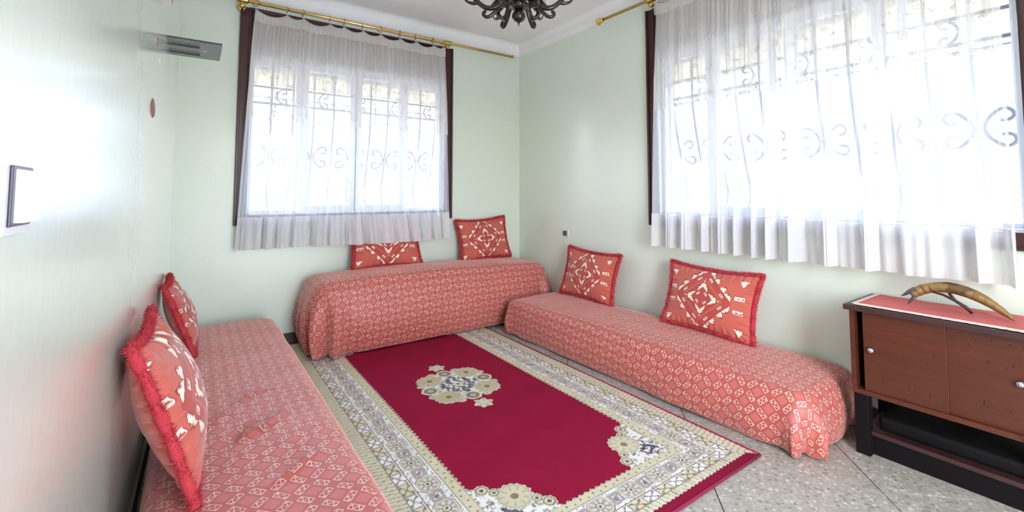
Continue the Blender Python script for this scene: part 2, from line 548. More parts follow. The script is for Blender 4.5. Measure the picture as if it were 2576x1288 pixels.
# ------------------------------------------------------------------ windows (built in a local frame: s along the wall, d outwards, z up)
class Frame:
    def __init__(s, kind): s.k = kind
    def p(s, a_, d, z):                      # window 1: a = x, outwards +y ; window 2: a = y, outwards +x
        return (a_, d, z) if s.k == 1 else (d, a_, z)
    def box(s, a0, a1, d0, d1, z0, z1):
        return (min(a0, a1), max(a0, a1), min(d0, d1), max(d0, d1), z0, z1) if s.k == 1 else (min(d0, d1), max(d0, d1), min(a0, a1), max(a0, a1), z0, z1)

def window(n, F, a0, a1, o0, o1, panes):
    """a0..a1 opening, o0..o1 outer edge of the brown casing, panes: glass spans"""
    c = F.p((a0 + a1) / 2, 0, ZB)
    w = empty('window_%d' % n, c); struct(w)
    zc0, zc1 = .912, 2.535
    # brown casing, each board with a raised outer bead
    for (x0, x1, z0, z1, bead) in ((o0, a0 + .012, zc0, zc1, 'a'), (a1 - .012, o1, zc0, zc1, 'b'), (a0, a1, zc0, ZB + .012, 'c'), (a0, a1, ZT - .012, zc1, 'd')):
        lst = [F.box(x0, x1, -.022, 0, z0, z1)]
        if bead == 'a': lst += [F.box(x0, x0 + .016, -.034, -.02, z0, z1), F.box(x1 - .022, x1 - .008, -.030, -.02, z0, z1)]
        if bead == 'b': lst += [F.box(x1 - .016, x1, -.034, -.02, z0, z1), F.box(x0 + .008, x0 + .022, -.030, -.02, z0, z1)]
        if bead == 'c': lst += [F.box(x0, x1, -.034, -.02, z0, z0 + .016)]
        if bead == 'd': lst += [F.box(x0, x1, -.034, -.02, z1 - .016, z1)]
        boxes('casing_board', lst, 'brown', w, .003)
    # roller shutter box behind the curtain head
    bx_ = boxes('shutter_box', [F.box(a0, a1, -.004, .02, 2.205, ZT)], 'brown', w)
    # white outer frame
    fw = .05
    boxes('window_frame', [F.box(a0, a0 + fw * .7, .05, .15, ZB, 2.205), F.box(a1 - fw * .7, a1, .05, .15, ZB, 2.205),
                           F.box(a0, a1, .05, .15, ZB, ZB + .022), F.box(a0, a1, .05, .15, 2.165, 2.205)], 'pvc', w, .003)
    box_ = F.box(a0, a1, 0.0, .26, ZB - .01, ZB + .004)
    boxes('window_sill', [box_], 'pvc', w)
    # sashes: the two middle ones slide in front of the outer two
    for i, (p0, p1, zb) in enumerate(panes):
        mid = i in (1, 2)
        d0, d1 = (.055, .088) if mid else (.10, .133)
        zlow = ZB + .02; ztop = 2.18
        l_ = .055 if mid else .035
        st = boxes('sash', [F.box(p0 - l_, p0, d0, d1, zlow, ztop), F.box(p1, p1 + l_, d0, d1, zlow, ztop),
                            F.box(p0, p1, d0, d1, zlow, zb), F.box(p0, p1, d0, d1, 2.14, ztop)], 'pvc', w, .002)
        dm = (d0 + d1) / 2
        g = boxes('pane', [F.box(p0, p1, dm - .002, dm + .002, zb, 2.14)], 'glass')
        g.parent = st
    return w
F1, F2 = Frame(1), Frame(2)
P1 = [(-2.455, -2.155, 1.012), (-2.068, -1.738, 1.048), (-1.640, -1.312, 1.048), (-1.205, -.915, 1.012)]
P2 = [(-3.520, -3.170, 1.018), (-3.040, -2.680, 1.062), (-2.510, -2.200, 1.062), (-2.085, -1.795, 1.012)]
w1 = window(1, F1, A0, A1, -2.568, -.808, P1)
w2 = window(2, F2, B0, B1, -3.635, -1.676, P2)
w1['label'] = 'four-pane white window in dark brown casing on the wall facing the camera'
w2['label'] = 'four-pane white window in dark brown casing above the low cabinet'

# belly-shaped wrought iron grilles outside
def belly(z):
    if z > 1.86: return .17 + .0 * z
    t = (1.86 - z) / (1.86 - 1.16)
    if z >= 1.16: return .17 + .17 * (t ** 1.4)
    t2 = (1.16 - z) / (1.16 - 1.0)
    return .17 + .17 * math.sqrt(max(0, 1 - t2 * t2))
def c_scroll(cx, z, h, mir, F):
    """C-shaped scroll ending in two curls, in the plane of the grille"""
    pts = []
    for sgn in (1, -1):
        arm = []
        for t in np.linspace(0, 1, 14):
            th = t * 2.3 * PI * .9
            r = h * (.5 - .34 * t)
            arm.append((th, r))
        ps = []
        for th, r in arm:
            ang = PI - sgn * th * .78
            ccx, ccz = 0 + .0, sgn * h * .40 * min(1, th / 2.2)
            ps.append((ccx + r * math.cos(ang), ccz + r * math.sin(ang) * .8))
        pts.append(ps)
    path = pts[1][::-1] + pts[0][1:]
    out = []
    for x, zz in path:
        zq = z + zz
        out.append(F.p(cx + x * mir, belly(zq), zq))
    return out
def grille(F, a0, a1, label):
    g = empty('window_grille', F.p((a0 + a1) / 2, .22, 1.0))
    tag(g, label, 'window grille', 'iron grilles outside the windows')
    n_ = int(round((a1 - a0) / .155)); step = (a1 - a0) / n_
    for z in (1.86, 1.0, 1.99):
        tube('rail', [F.p(a0, belly(z) if z < 1.9 else .17, z), F.p(a1, belly(z) if z < 1.9 else .17, z)], .010, 'iron', g, 6)
    for i in range(n_ + 1):
        a_ = a0 + i * step
        zs = list(np.linspace(2.18, 1.16, 12)) + [1.16 - .16 * math.sin(t) for t in np.linspace(.2, PI / 2, 6)]
        tube('bar', [F.p(a_, belly(z), z) for z in zs], .0095, 'iron', g, 6)
    for i in range(n_):
        a_ = a0 + (i + .5) * step
        tube('scroll', c_scroll(a_, 1.455, .125, 1 if i % 2 else -1, F), .009, 'iron', g, 6)
        if i % 2: tube('scroll', c_scroll(a_, 1.925, .09, 1, F), .008, 'iron', g, 6)
grille(F1, A0 + .02, A1 - .02, 'pale wrought iron scroll grille outside the window facing the camera')
grille(F2, B0 + .02, B1 - .02, 'pale wrought iron scroll grille outside the window above the low cabinet')

# ------------------------------------------------------------------ outside
def eave(F, a0, a1, lab):
    o = boxes('canopy_slab', [F.box(a0, a1, TH, .82, 2.14, 2.26)], 'cream_out', None, .01)
    tag(o, lab, 'canopy')
eave(F1, -3.3, -.2, 'cream concrete sun canopy outside above the window facing the camera')
eave(F2, -4.3, -1.1, 'cream concrete sun canopy outside above the window over the cabinet')
struct(box('ground', -30, 40, -30, 45, -3.2, -3.0, 'ground'))
def house(name, F, d, a0, a1, ztop, wins, mat, lab):
    h_ = empty(name, F.p((a0 + a1) / 2, d + 2, -3.0))
    boxes('house_wall', [F.box(a0, a1, d, d + 4, -3.0, ztop)], mat, h_, .02)
    boxes('parapet', [F.box(a0 - .06, a1 + .06, d - .06, d + .2, ztop - .12, ztop + .06)], mat, h_, .01)
    for (x0, x1, z0, z1) in wins:
        fr = boxes('house_window', [F.box(x0 - .06, x0, d - .03, d + .02, z0 - .06, z1 + .06), F.box(x1, x1 + .06, d - .03, d + .02, z0 - .06, z1 + .06),
                                    F.box(x0, x1, d - .03, d + .02, z1, z1 + .06), F.box(x0 - .04, x1 + .04, d - .08, d + .02, z0 - .06, z0)], mat, h_)
        pn = boxes('house_pane', [F.box(x0, x1, d - .008, d - .002, z0, z1)], 'house_glass')
        pn.parent = fr
    tag(h_, lab, 'house')
house('street_house', F1, 9.0, -9, 5.5, 3.7, [(-5.6, -4.6, .2, 1.4), (-1.2, -.2, .0, 1.1), (2.6, 3.4, .1, 1.2)], 'house', 'white flat-roofed house across the street from the far window')
house('street_house', F2, 7.5, -5.5, 5.2, 3.6, [(.2, 1.3, .2, 1.75), (-1.6, -.8, .2, 1.75), (-3.9, -3.2, .3, 1.7)], 'house2', 'pale house across the street from the window over the cabinet')

# ------------------------------------------------------------------ curtain rods, rings and curtains
ROD1, ROD2, DR = 2.553, 2.572, -.10
def curtain_rod(F, a0, a1, z, rings, brackets, ends, lab):
    t = empty('curtain_rod', F.p((a0 + a1) / 2, DR, z)); tag(t, lab, 'curtain rod', 'brass curtain rods')
    tube('rod', [F.p(a0, DR, z), F.p((a0 + a1) / 2, DR, z), F.p(a1, DR, z)], .0135, 'brass', t, 14)
    for a_, kind in ends:
        s_ = 1 if a_ == a1 else -1
        if kind == 'ball':
            # collar, ribbed ball and tip
            prof = [(.014, 0), (.02, .004), (.02, .012), (.014, .018), (.016, .024), (.026, .034), (.031, .046), (.029, .06), (.02, .07), (.008, .076), (.001, .078)]
            me = lathe_mesh('finial', prof, 24, lambda r, z_, th, i: (r * (1 + (.06 * math.cos(10 * th) if 5 <= i <= 8 else 0)), z_))
        else:
            me = lathe_mesh('finial', [(.0135, 0), (.017, .001), (.017, .022), (.014, .026), (.001, .027)], 20)
        dirv = Vector(F.p(s_, 0, 0))
        me.transform(Vector((0, 0, 1)).rotation_difference(dirv).to_matrix().to_4x4())
        me.transform(Matrix.Translation(F.p(a_, DR, z)))
        link('finial', me, 'brass', t, smooth=True)
    for a_ in brackets:
        # ribbed sleeve round the rod with an arm and a rosette on the wall
        prof = [(.014, -.034)] + [(.021 + .0022 * (i % 2), -.034 + .068 * i / 12) for i in range(13)] + [(.014, .034)]
        me = lathe_mesh('bracket', prof, 20)
        me.transform(Vector((0, 0, 1)).rotation_difference(Vector(F.p(1, 0, 0))).to_matrix().to_4x4())
        me.transform(Matrix.Translation(F.p(a_, DR, z)))
        br = link('bracket', me, 'oldbrass', t, smooth=True)
        ar = tube('bracket_arm', [F.p(a_, DR, z - .012), F.p(a_, DR + .03, z - .035), F.p(a_, -.03, z - .03), F.p(a_, -.003, z - .02)], [.008, .01, .009, .012], 'oldbrass', None, 10)
        rs = lathe_mesh('rosette', [(.001, .012), (.008, .012), (.02, .008), (.028, .003), (.03, 0)], 24, lambda r, z_, th, i: (r * (1 + .12 * math.cos(6 * th)), z_))
        rs.transform(Vector((0, 0, 1)).rotation_difference(Vector(F.p(0, -1, 0))).to_matrix().to_4x4())
        rs.transform(Matrix.Translation(F.p(a_, -.0225, z - .03)))
        ro = link('rosette', rs, 'oldbrass', smooth=True)
        dr = link('bracket_flower', lathe_mesh('bracket_flower', [(.001, -.02), (.012, -.016), (.018, -.006), (.014, .006), (.004, .012)], 20, lambda r, z_, th, i: (r * (1 + .15 * math.cos(6 * th)), z_)), 'oldbrass', smooth=True)
        dr.data.transform(Matrix.Translation(F.p(a_, DR, z - .04)))
        for q in (ar, ro, dr): q.parent = br
    rm = ring_mesh('ring', .023, .0032)
    hk = None
    for i, a_ in enumerate(rings):
        tilt = [.9, -.15, .2, -.1, .12, -.2, .75, .1, -.18, .15][i % 10]
        o = link('ring', rm, 'oldbrass', t, loc=Vector(F.p(a_, DR, z - .0065)) - Vector(t.location), smooth=True)
        o.rotation_euler = (0, 0, tilt + (0 if F.k == 1 else PI / 2))
        h_ = tube('hook', [F.p(a_, DR, z - .029), F.p(a_, DR - .003, z - .042), F.p(a_, DR, z - .06)], .0016, 'pvc', t, 6)
    return t
R1 = [-2.477, -2.269, -2.155, -1.958, -1.847, -1.696, -1.548, -1.374, -1.226, -1.055, -.955]
curtain_rod(F1, -2.72, -.165, ROD1, R1, [-2.562, -.905], [(-.165, 'cap'), (-2.72, 'ball')], 'long brass curtain rod over the window facing the camera')
R2 = [-1.86 - i * .165 for i in range(11)]
curtain_rod(F2, -3.95, -1.31, ROD2, R2, [-1.785, -3.6], [(-1.31, 'ball'), (-3.95, 'ball')], 'brass curtain rod with ribbed ball finial over the cabinet window')

def curtain(F, name, lab, ring_a, top_a, bot_a, z_top, z_val, z_bot, seed, nfold, bulge=None, wave=0.0):
    """gathered sheer with a shorter embroidered layer in front and a doubled hem; a runs from one side to the other"""
    rs_ = np.random.default_rng(seed)
    t = empty(name, F.p((top_a[0] + top_a[1]) / 2, DR, z_bot)); tag(t, lab, 'curtain', 'white net curtains')
    nu = 520
    u_ = np.linspace(0, 1, nu)
    # irregular fold phase: integral of a varying density
    dens = 1 + .55 * np.interp(u_, np.linspace(0, 1, 15), rs_.uniform(-1, 1, 15))
    ph = np.cumsum(dens); ph = ph / ph[-1]
    amp_v = .55 + .9 * np.interp(u_, np.linspace(0, 1, 19), rs_.uniform(0, 1, 19))
    kinks = np.interp(u_, np.linspace(0, 1, 24), rs_.uniform(-1, 1, 24))
    ringu = np.array([(a_ - top_a[0]) / (top_a[1] - top_a[0]) for a_ in ring_a])
    ringu = np.sort(np.clip(ringu, 0, 1))
    # sag between the rings
    sag = np.zeros(nu)
    for i in range(len(ringu) - 1):
        m_ = (u_ >= ringu[i]) & (u_ <= ringu[i + 1]); wd = ringu[i + 1] - ringu[i]
        q = (u_[m_] - ringu[i]) / max(wd, 1e-6)
        sag[m_] = (1 - (2 * q - 1) ** 2) * min(.045, wd * .28)
    def sheet(z0, z1, nv, off, amp0, amp1, n0, n1, hem_wave=0.0, ph_shift=0.0):
        P = np.zeros((nu, nv, 3)); UV = np.zeros((nu, nv, 2))
        for j in range(nv):
            tz = j / (nv - 1)
            ztop_ = z_top - sag
            zend = z1 + hem_wave * np.sin(u_ * 40 + 3 * kinks)
            z = (ztop_ if z0 is None else z0) * (1 - tz) + zend * tz
            g = np.clip((z_top - z) / (z_top - z_bot), 0, 1)
            ga = g ** .8
            a_ = (top_a[0] * (1 - ga) + bot_a[0] * ga) * (1 - u_) + (top_a[1] * (1 - ga) + bot_a[1] * ga) * u_
            # many small pleats at the tape melt into fewer, deeper folds below
            wsm = np.clip(1 - g * 3.2, 0, 1)
            f_small = np.sin(2 * PI * (n0 * ph) + ph_shift) * .5 + .3 * np.sin(2 * PI * n0 * .47 * ph + 1 + kinks)
            x_ = 2 * PI * n1 * ph + .9 * kinks + ph_shift
            f_big = np.tanh(1.9 * np.sin(x_)) * .62 + .30 * np.sin(2.13 * x_ + 2 * kinks) + .16 * np.sin(4.7 * x_)
            dpt = (amp0 * wsm * f_small + (amp0 + (amp1 - amp0) * g) * (1 - wsm) * f_big * amp_v)
            a_ = a_ + .012 * (1 - wsm) * np.cos(x_) * (.4 + g)
            yy = DR + off + dpt
            if bulge is not None:
                bc, bw, bd = bulge
                yy = yy - bd * np.exp(-((a_ - bc) / bw) ** 4) * np.clip((1.05 - z) / .3, 0, 1)
            if F.k == 1: P[:, j] = np.stack([a_, yy, z], -1)
            else: P[:, j] = np.stack([yy, a_, z], -1)
            UV[:, j, 0] = u_ * 3; UV[:, j, 1] = z
        return P, UV
    NS, NB = 46, nfold
    P, UV = sheet(None, z_bot, 64, 0.0, .019, .043, NS, NB)
    link('sheer_panel', grid_mesh('sheer_panel', P, UV), 'sheer', t)
    # doubled hem: the same folds, from the stitched line down
    Ph, UVh = sheet(z_bot + .232 + 0 * u_, z_bot + .001, 16, -.004, .019, .043, NS, NB)
    hm = link('hem', grid_mesh('hem', Ph, UVh), 'hem', t)
    st = [Vector(p) for p in Ph[::6, 0] + np.array(F.p(0, -.0015, 0)) + np.array([(0, 0, .006 * math.sin(i * .35)) for i in range(len(Ph[::6, 0]))])]
    tube('stitch_line', st, .0011, 'thread', t, 4)
    Pv, UVv = sheet(None, z_val, 34, -.026, .019, .034, NS, NB, wave, .5)
    vl = link('valance', grid_mesh('valance', Pv, UVv), 'valance', t)
    # gathered heading tape
    ze = z_top - sag
    Pt = np.zeros((nu, 9, 3)); UVt = np.zeros((nu, 9, 2))
    for j in range(9):
        tz = j / 8
        rib = .0045 * np.sin(2 * PI * 120 * ph) * (math.sin(PI * (tz * .8 + .15)) ** .5)
        y_ = DR - .042 + rib + .006 * np.abs(1 - 2 * tz)
        z = ze * (1 - tz) + (z_top - .088 - .35 * sag) * tz + .002
        a_ = top_a[0] * (1 - u_) + top_a[1] * u_
        g = .078 * tz / (z_top - z_bot); ga = g ** .8
        a_ = (top_a[0] * (1 - ga) + bot_a[0] * ga) * (1 - u_) + (top_a[1] * (1 - ga) + bot_a[1] * ga) * u_
        Pt[:, j] = np.stack([a_, y_, z], -1) if F.k == 1 else np.stack([y_, a_, z], -1)
        UVt[:, j, 0] = u_ * 3; UVt[:, j, 1] = z
    link('heading_tape', grid_mesh('heading_tape', Pt, UVt), 'tape', t)
    # embroidered flowers and leaf sprigs on the valance: thin thread loops following the folds
    from_uv = lambda uu, zz: None
    vs_, fs_ = [], []
    zz_all = Pv[:, :, 2]
    outv = np.array(F.p(0, -.0025, 0))
    def pt(ui, zi):
        i = int(np.clip(ui * (nu - 1), 0, nu - 2)); fx = np.clip(ui * (nu - 1), 0, nu - 1) - i
        zt, zb_ = zz_all[i, 0], zz_all[i, -1]
        q = np.clip((zt - zi) / (zt - zb_), 0, .999) * 33
        j = int(q); fy = q - j
        p = (Pv[i, j] * (1 - fx) + Pv[i + 1, j] * fx) * (1 - fy) + (Pv[i, j + 1] * (1 - fx) + Pv[i + 1, j + 1] * fx) * fy
        return p + outv
    wid = abs(top_a[1] - top_a[0])
    def loop(cx, cz, rfun, n_, wth):
        base_ = len(vs_)
        for q in range(n_):
            th = 2 * PI * q / n_; r = rfun(th)
            for rr in (r, r - wth):
                vs_.append(pt(cx + rr * math.cos(th) / wid / 1.15, cz + rr * math.sin(th)))
        for q in range(n_):
            q2 = (q + 1) % n_
            fs_.append((base_ + 2 * q, base_ + 2 * q2, base_ + 2 * q2 + 1, base_ + 2 * q + 1))
    k_ = 0
    for row in range(5):
        for cidx in range(13):
            cx = (cidx + .5 + .5 * (row % 2)) / 13.5 + rs_.uniform(-.012, .012)
            cz = z_val + .05 + row * .105 + rs_.uniform(-.015, .015)
            if not .02 < cx < .98: continue
            R_ = .024 if (row + cidx) % 2 else .017
            loop(cx, cz, lambda th: R_ * (.62 + .38 * abs(math.cos(2.5 * th))), 30, .0035)
            loop(cx, cz, lambda th: R_ * .28, 8, .003)
            for s_ in (-1, 1):
                lx, lz = cx + s_ * .022 / wid * 1.5, cz - .035
                an = rs_.uniform(0, PI)
                loop(lx, lz, lambda th: .011 * (.35 + .65 * abs(math.cos(th - an))), 12, .003)
    em = link('embroidery', pydata('embroidery', vs_, fs_), 'thread', t)
    em['kind'] = 'stuff'
    return t
curtain(F1, 'net_curtain', 'white net curtain with embroidered valance hanging at the window facing the camera', R1, (-2.479, -.945), (-2.575, -.905),
        2.492, 1.682, .742, 3, 14, bulge=(-1.45, .45, .125))
curtain(F2, 'net_curtain', 'wide white net curtain with embroidered valance hanging above the low cabinet', R2, (-1.84, -3.52), (-1.80, -3.535),
        2.512, 1.74, .772, 9, 13)

# ------------------------------------------------------------------ benches under draped covers
def fbm(x, y, seed, f0, octv=3):
    r = np.random.default_rng(seed); out = np.zeros_like(x); am = 1.0
    for o in range(octv):
        for q in range(4):
            th = r.uniform(0, 2 * PI); ph = r.uniform(0, 2 * PI); f = f0 * (1.9 ** o) * r.uniform(.7, 1.3)
            out += am * np.sin(2 * PI * f * (x * math.cos(th) + y * math.sin(th)) + ph) / 4
        am *= .5
    return out
def drape(name, L, Wd, H, rc, re, seed, flare=.02, fold=.03, crown=.02, wrinkle=.004, tuck=.03, droop=None, creases=(), ylim=(-9, 9), nf=3.4):
    """a flat sheet (u,v) folded over a rounded box L x Wd x H; local origin at the floor centre"""
    step = .0155
    hl, hw = L / 2 - rc, Wd / 2 - rc
    ov = rc - re + PI / 2 * re + (H - re)     # cloth run from the inner rectangle to the floor
    nl, nw, no = int(2 * hl / step), max(4, int(2 * hw / step)), int(ov / step)
    us = np.concatenate([-hl - np.linspace(ov, 0, no, endpoint=False), np.linspace(-hl, hl, nl), hl + np.linspace(0, ov, no + 1)[1:]])
    vs_ = np.concatenate([-hw - np.linspace(ov, 0, no, endpoint=False), np.linspace(-hw, hw, nw), hw + np.linspace(0, ov, no + 1)[1:]])
    U, Vv = np.meshgrid(us, vs_, indexing='ij')
    a_ = np.maximum(np.abs(U) - hl, 0); b_ = np.maximum(np.abs(Vv) - hw, 0)
    rho = np.maximum(a_, b_)
    with np.errstate(divide='ignore', invalid='ignore'):
        th = np.where(a_ >= b_, PI / 4 * np.where(a_ > 0, b_ / np.maximum(a_, 1e-9), 0), PI / 2 - PI / 4 * np.where(b_ > 0, a_ / np.maximum(b_, 1e-9), 0))
    corner = (a_ > 0) & (b_ > 0)
    th = np.where(corner, th, np.where(a_ > 0, 0.0, PI / 2))
    # profile
    r0 = rc - re
    s1 = np.clip(rho - r0, 0, PI / 2 * re) / re
    s2 = np.clip(rho - r0 - PI / 2 * re, 0, None)
    hz = np.minimum(rho, r0) + re * np.sin(s1)
    z = H - re * (1 - np.cos(s1)) - s2
    dn = np.clip(s2 / max(H - re, 1e-6), 0, 1)
    su, sv = np.sign(U), np.sign(Vv)
    dirx, diry = su * np.cos(th), sv * np.sin(th)
    cxx, cyy = np.clip(U, -hl, hl), np.clip(Vv, -hw, hw)
    # perimeter coordinate for folds
    per = cxx * np.abs(diry) + cyy * np.abs(dirx)
    n1 = fbm(per * 1.0 + dirx * 3.1, diry * 2.7 + dn * .35, seed, 1.6, 2)
    off = flare * np.sin(np.clip(dn, 0, 1) * PI) ** .8 + .012 * n1 * dn - tuck * dn ** 2.2
    # corner folds
    cth = np.where(corner, th, np.where(a_ > 0, 0.0, PI / 2))
    dcor = np.where(corner, 0, np.where(a_ > 0, hw - np.abs(Vv), hl - np.abs(U)))
    cw = np.exp(-np.clip(dcor, 0, None) / .09) * (rho > 0)
    cid = (su > 0) * 2 + (sv > 0) * 1
    phase = np.array([.3, 1.1, 2.2, .7])[cid.astype(int)] + seed
    arg = nf * (cth - PI / 4) * 2.1 + np.where(corner, 0, np.sign(cth - PI / 4) * dcor * 26) + phase
    off = off + fold * cw * dn ** .8 * np.sin(arg) - .012 * cw * dn
    X = cxx + dirx * (hz + off); Y = np.clip(cyy + diry * (hz + off), *ylim)
    ctr = np.clip(1 - (np.abs(U) / (L / 2)) ** 4, 0, 1) * np.clip(1 - (np.abs(Vv) / (Wd / 2)) ** 4, 0, 1)
    top = np.clip(1 - s2 * 8, 0, 1)
    Z = z + crown * ctr + wrinkle * fbm(X, Y, seed + 5, 2.2, 4) * top
    for (x0, y0, x1, y1, wd, dp) in creases:
        dx, dy = x1 - x0, y1 - y0; ln = math.hypot(dx, dy)
        s_ = ((X - x0) * dx + (Y - y0) * dy) / ln; d_ = ((X - x0) * -dy + (Y - y0) * dx) / ln + .012 * np.sin(s_ * 25)
        Z = Z + top * dp * np.exp(-(d_ / wd) ** 2) * np.clip(np.sin(PI * np.clip(s_ / ln, 0, 1)), 0, 1)
    if droop is not None: Z = np.where(Z > .05, Z + droop(X, Y) * np.clip(Z / H, 0, 1), Z)
    Z = np.maximum(Z, .004 + .006 * (1 + n1))
    UV = np.stack([cxx + dirx * rho, cyy + diry * rho], -1)
    P = np.stack([X, Y, Z], -1)
    return grid_mesh(name, P, UV)
def bench(loc, rz, L, Wd, H, seed, label, z0=0.0, rc=.10, re=.075, **kw):
    t = empty('sofa_bench', (loc[0], loc[1], z0)); t.rotation_euler = (0, 0, rz)
    tag(t, label, 'sofa bench', 'covered bench sofas round the rug')
    link('bedspread', drape('bedspread', L, Wd, H, rc, re, seed, **kw), 'spread', t, loc=(0, 0, 0))
    bm = bmesh.new(); bm_box(bm, -L / 2 + .10, L / 2 - .10, -Wd / 2 + .10, Wd / 2 - .10, .06, H - .05, .02)
    link('mattress', bm_mesh('mattress', bm), 'foam', t, loc=(0, 0, 0))
    fm = lathe_mesh('foot', [(.0005, 0), (.014, 0), (.018, .03), (.02, .075), (.0005, .075)], 12)
    for sx_ in (-1, 1):
        for sy_ in (-1, 1):
            link('foot', fm, 'pvc', t, loc=(sx_ * (L / 2 - .13), sy_ * (Wd / 2 - .13), 0))
    return t
# back bench, local x = world x
bench((-1.085, -.305, 0), 0, 2.07, .55, .505, 2, 'high bench sofa in salmon cover below the far window', z0=.016, rc=.14, re=.10,
      flare=.045, fold=.055, crown=.030, tuck=.02, wrinkle=.004, ylim=(-9, .292), droop=lambda X, Y: -.030 * np.clip((X + .1) / 1.1, 0, 1))
bench((-.350, -1.83, 0), PI / 2 + .014, 2.26, .615, .268, 4, 'long low bench sofa in salmon cover along the wall beside the cabinet', z0=0.0, rc=.09, re=.055,
      flare=.024, fold=.034, crown=.024, tuck=.008, wrinkle=.004, ylim=(-.325, 9), nf=2.6)
bench((-2.600, -1.61, 0), PI / 2, 2.84, .60, .285, 8, 'low bench sofa in salmon cover nearest the camera along the glossy left wall', z0=0.0,
      flare=.02, fold=.03, crown=.012, tuck=.02, wrinkle=.0045, ylim=(-9, .308),
      creases=((-.20, -.18, -.42, .08, .013, .022), (-.24, -.04, -.42, .12, .010, -.016), (-.10, .02, -.24, .16, .011, .016), (.02, -.12, -.05, .06, .012, .016), (-.60, -.20, -.72, .02, .014, .016), (.55, -.1, .4, .1, .02, .010), (-.85, .10, -.95, -.10, .014, .012)))

# ------------------------------------------------------------------ rug
RX0, RX1, RY0, RY1, RT = -2.213, -.742, -2.803, -.03, .013
def rug():
    d = .0038
    nx, ny = int((RX1 - RX0) / d), int((RY1 - RY0) / d)
    x = np.linspace(RX0, RX1, nx); y = np.linspace(RY0, RY1, ny)
    X, Y = np.meshgrid(x, y, indexing='ij')
    r = np.random.default_rng(5)
    nzf = fbm(X, Y, 3, 30, 2)
    C = {k_: s2l(v_) for k_, v_ in dict(red=(146, 12, 50), mar=(132, 12, 48), cream=(214, 206, 178), white=(236, 232, 226), tan=(214, 204, 170), grey=(168, 160, 146), dark=(98, 86, 80),
                                       mauve=(170, 152, 154), navy=(66, 58, 84), olive=(194, 182, 136), brown=(116, 92, 76)).items()}
    out = np.empty(X.shape + (3,)); out[:] = C['red']
    def put(mask, c, a_=1.0):
        out[mask] = out[mask] * (1 - a_) + C[c] * a_
    # border coordinate t in metres from the outer edge; the ends are drawn narrower than the sides
    side = np.minimum(X - RX0, RX1 - X); end = np.minimum(Y - RY0, RY1 - Y)
    SW, EW = .326, .272
    ts, te = side / SW, end / EW
    t = np.minimum(ts, te)
    on_side = ts < te
    s_ = np.where(on_side, Y - (RY0 + RY1) / 2, X - (RX0 + RX1) / 2)     # run along the border
    wv = lambda f, ph=0: np.abs(((s_ * f + ph) % 1) - .5) * 2           # triangle 0..1
    fr = lambda f, ph=0: (s_ * f + ph) % 1
    e_out = np.where(on_side, .05, .15)                                  # crimson rim
    rim = t < e_out
    teeth_in = 1 - .055 - .045 * wv(34)                                  # toothed inner edge against the field
    border = (t >= e_out - .02 * wv(40)) & (t < teeth_in)
    put(border, 'cream')
    # outer guard: toothed cream stripe with grey slashes
    g1 = (t >= e_out) & (t < .26)
    put(g1 & (np.abs(fr(42) - .5 + (t - .2) * 3 + .25 * nzf) < .12), 'dark', .55)
    put((np.abs(t - .265) < .006), 'dark', .8)
    # second guard: boxes with crossed dark marks, alternately pale and tan
    g2 = (t >= .27) & (t < .42)
    cellq = np.floor(s_ * 13); put(g2 & (cellq % 2 == 0), 'tan', .8); put(g2 & (cellq % 2 == 1), 'white')
    q = (t - .345) / .075; p_ = (fr(13) - .5) * 2
    put(g2 & (np.abs(np.abs(q) - np.abs(p_) + .12 * nzf) < .16) & (np.abs(p_) < .9), 'dark', .7)
    put(g2 & (np.abs(np.abs(p_) - .95) < .06), 'grey')
    p2 = (fr(26) - .5) * 2; put(g2 & (np.abs(p2) < .25) & (np.abs(q) > .55), 'brown', .8)
    put(np.abs(t - .425) < .007, 'white'); put(np.abs(t - .437) < .005, 'brown')
    # main band: white with octagon rosettes and small squares in turn
    mb = (t >= .442) & (t < .755)
    put(mb, 'white')
    bw = np.where(on_side, SW, EW)
    per = .165
    tt = (t - .598) * bw; ss = ((s_ / per) % 1 - .5) * per
    octd = np.maximum(np.maximum(np.abs(ss) / .052, np.abs(tt) / .046), (np.abs(ss) + np.abs(tt)) / .074)
    put(mb & (octd < 1.0), 'dark', .75); put(mb & (octd < .93), 'cream', .9); put(mb & (octd < .80), 'grey', .6); put(mb & (octd < .74), 'mauve', .55)
    ang = np.arctan2(tt, ss)
    put(mb & (octd < .72) & (np.cos(8 * ang) > .3) & (octd > .35), 'white', .7)
    put(mb & (octd < .36), 'dark', .7); put(mb & (octd < .28), 'cream'); put(mb & (octd < .12), 'dark')
    s2_ = (((s_ / per) + .5) % 1 - .5) * per
    sq = np.maximum(np.abs(s2_) / .030, np.abs(tt) / .030) + .06 * np.sin(ang * 6)
    put(mb & (sq < 1.0), 'grey', .85); put(mb & (sq < .84), 'mauve', .8); put(mb & (sq < .55) & (nzf > 0), 'white', .8); put(mb & (sq < .3), 'dark', .7)
    scat = mb & (octd > 1.08) & (sq > 1.15) & (fbm(X, Y, 9, 44, 2) > .34)
    put(scat, 'brown', .7)
    scat2 = mb & (octd > 1.08) & (sq > 1.15) & (fbm(X, Y, 19, 44, 2) > .42)
    put(scat2, 'grey', .8)
    put(np.abs(t - .757) < .007, 'white'); put(np.abs(t - .768) < .004, 'dark', .7)
    # tan stripe with little dots
    g3 = (t >= .772) & (t < .90)
    put(g3, 'tan', .75)
    put(g3 & (np.abs(fr(30) - .5) < .12) & (np.abs(t - .835 + .02 * np.sign(fr(15) - .5)) < .016), 'brown', .75)
    put(np.abs(t - .903) < .005, 'grey')
    # inner guard with slanted pale teeth
    g4 = (t >= .905) & (t < teeth_in)
    put(g4, 'cream'); put(g4 & (np.abs(fr(34) - .5 + (t - .93) * 2) < .12), 'dark', .6)
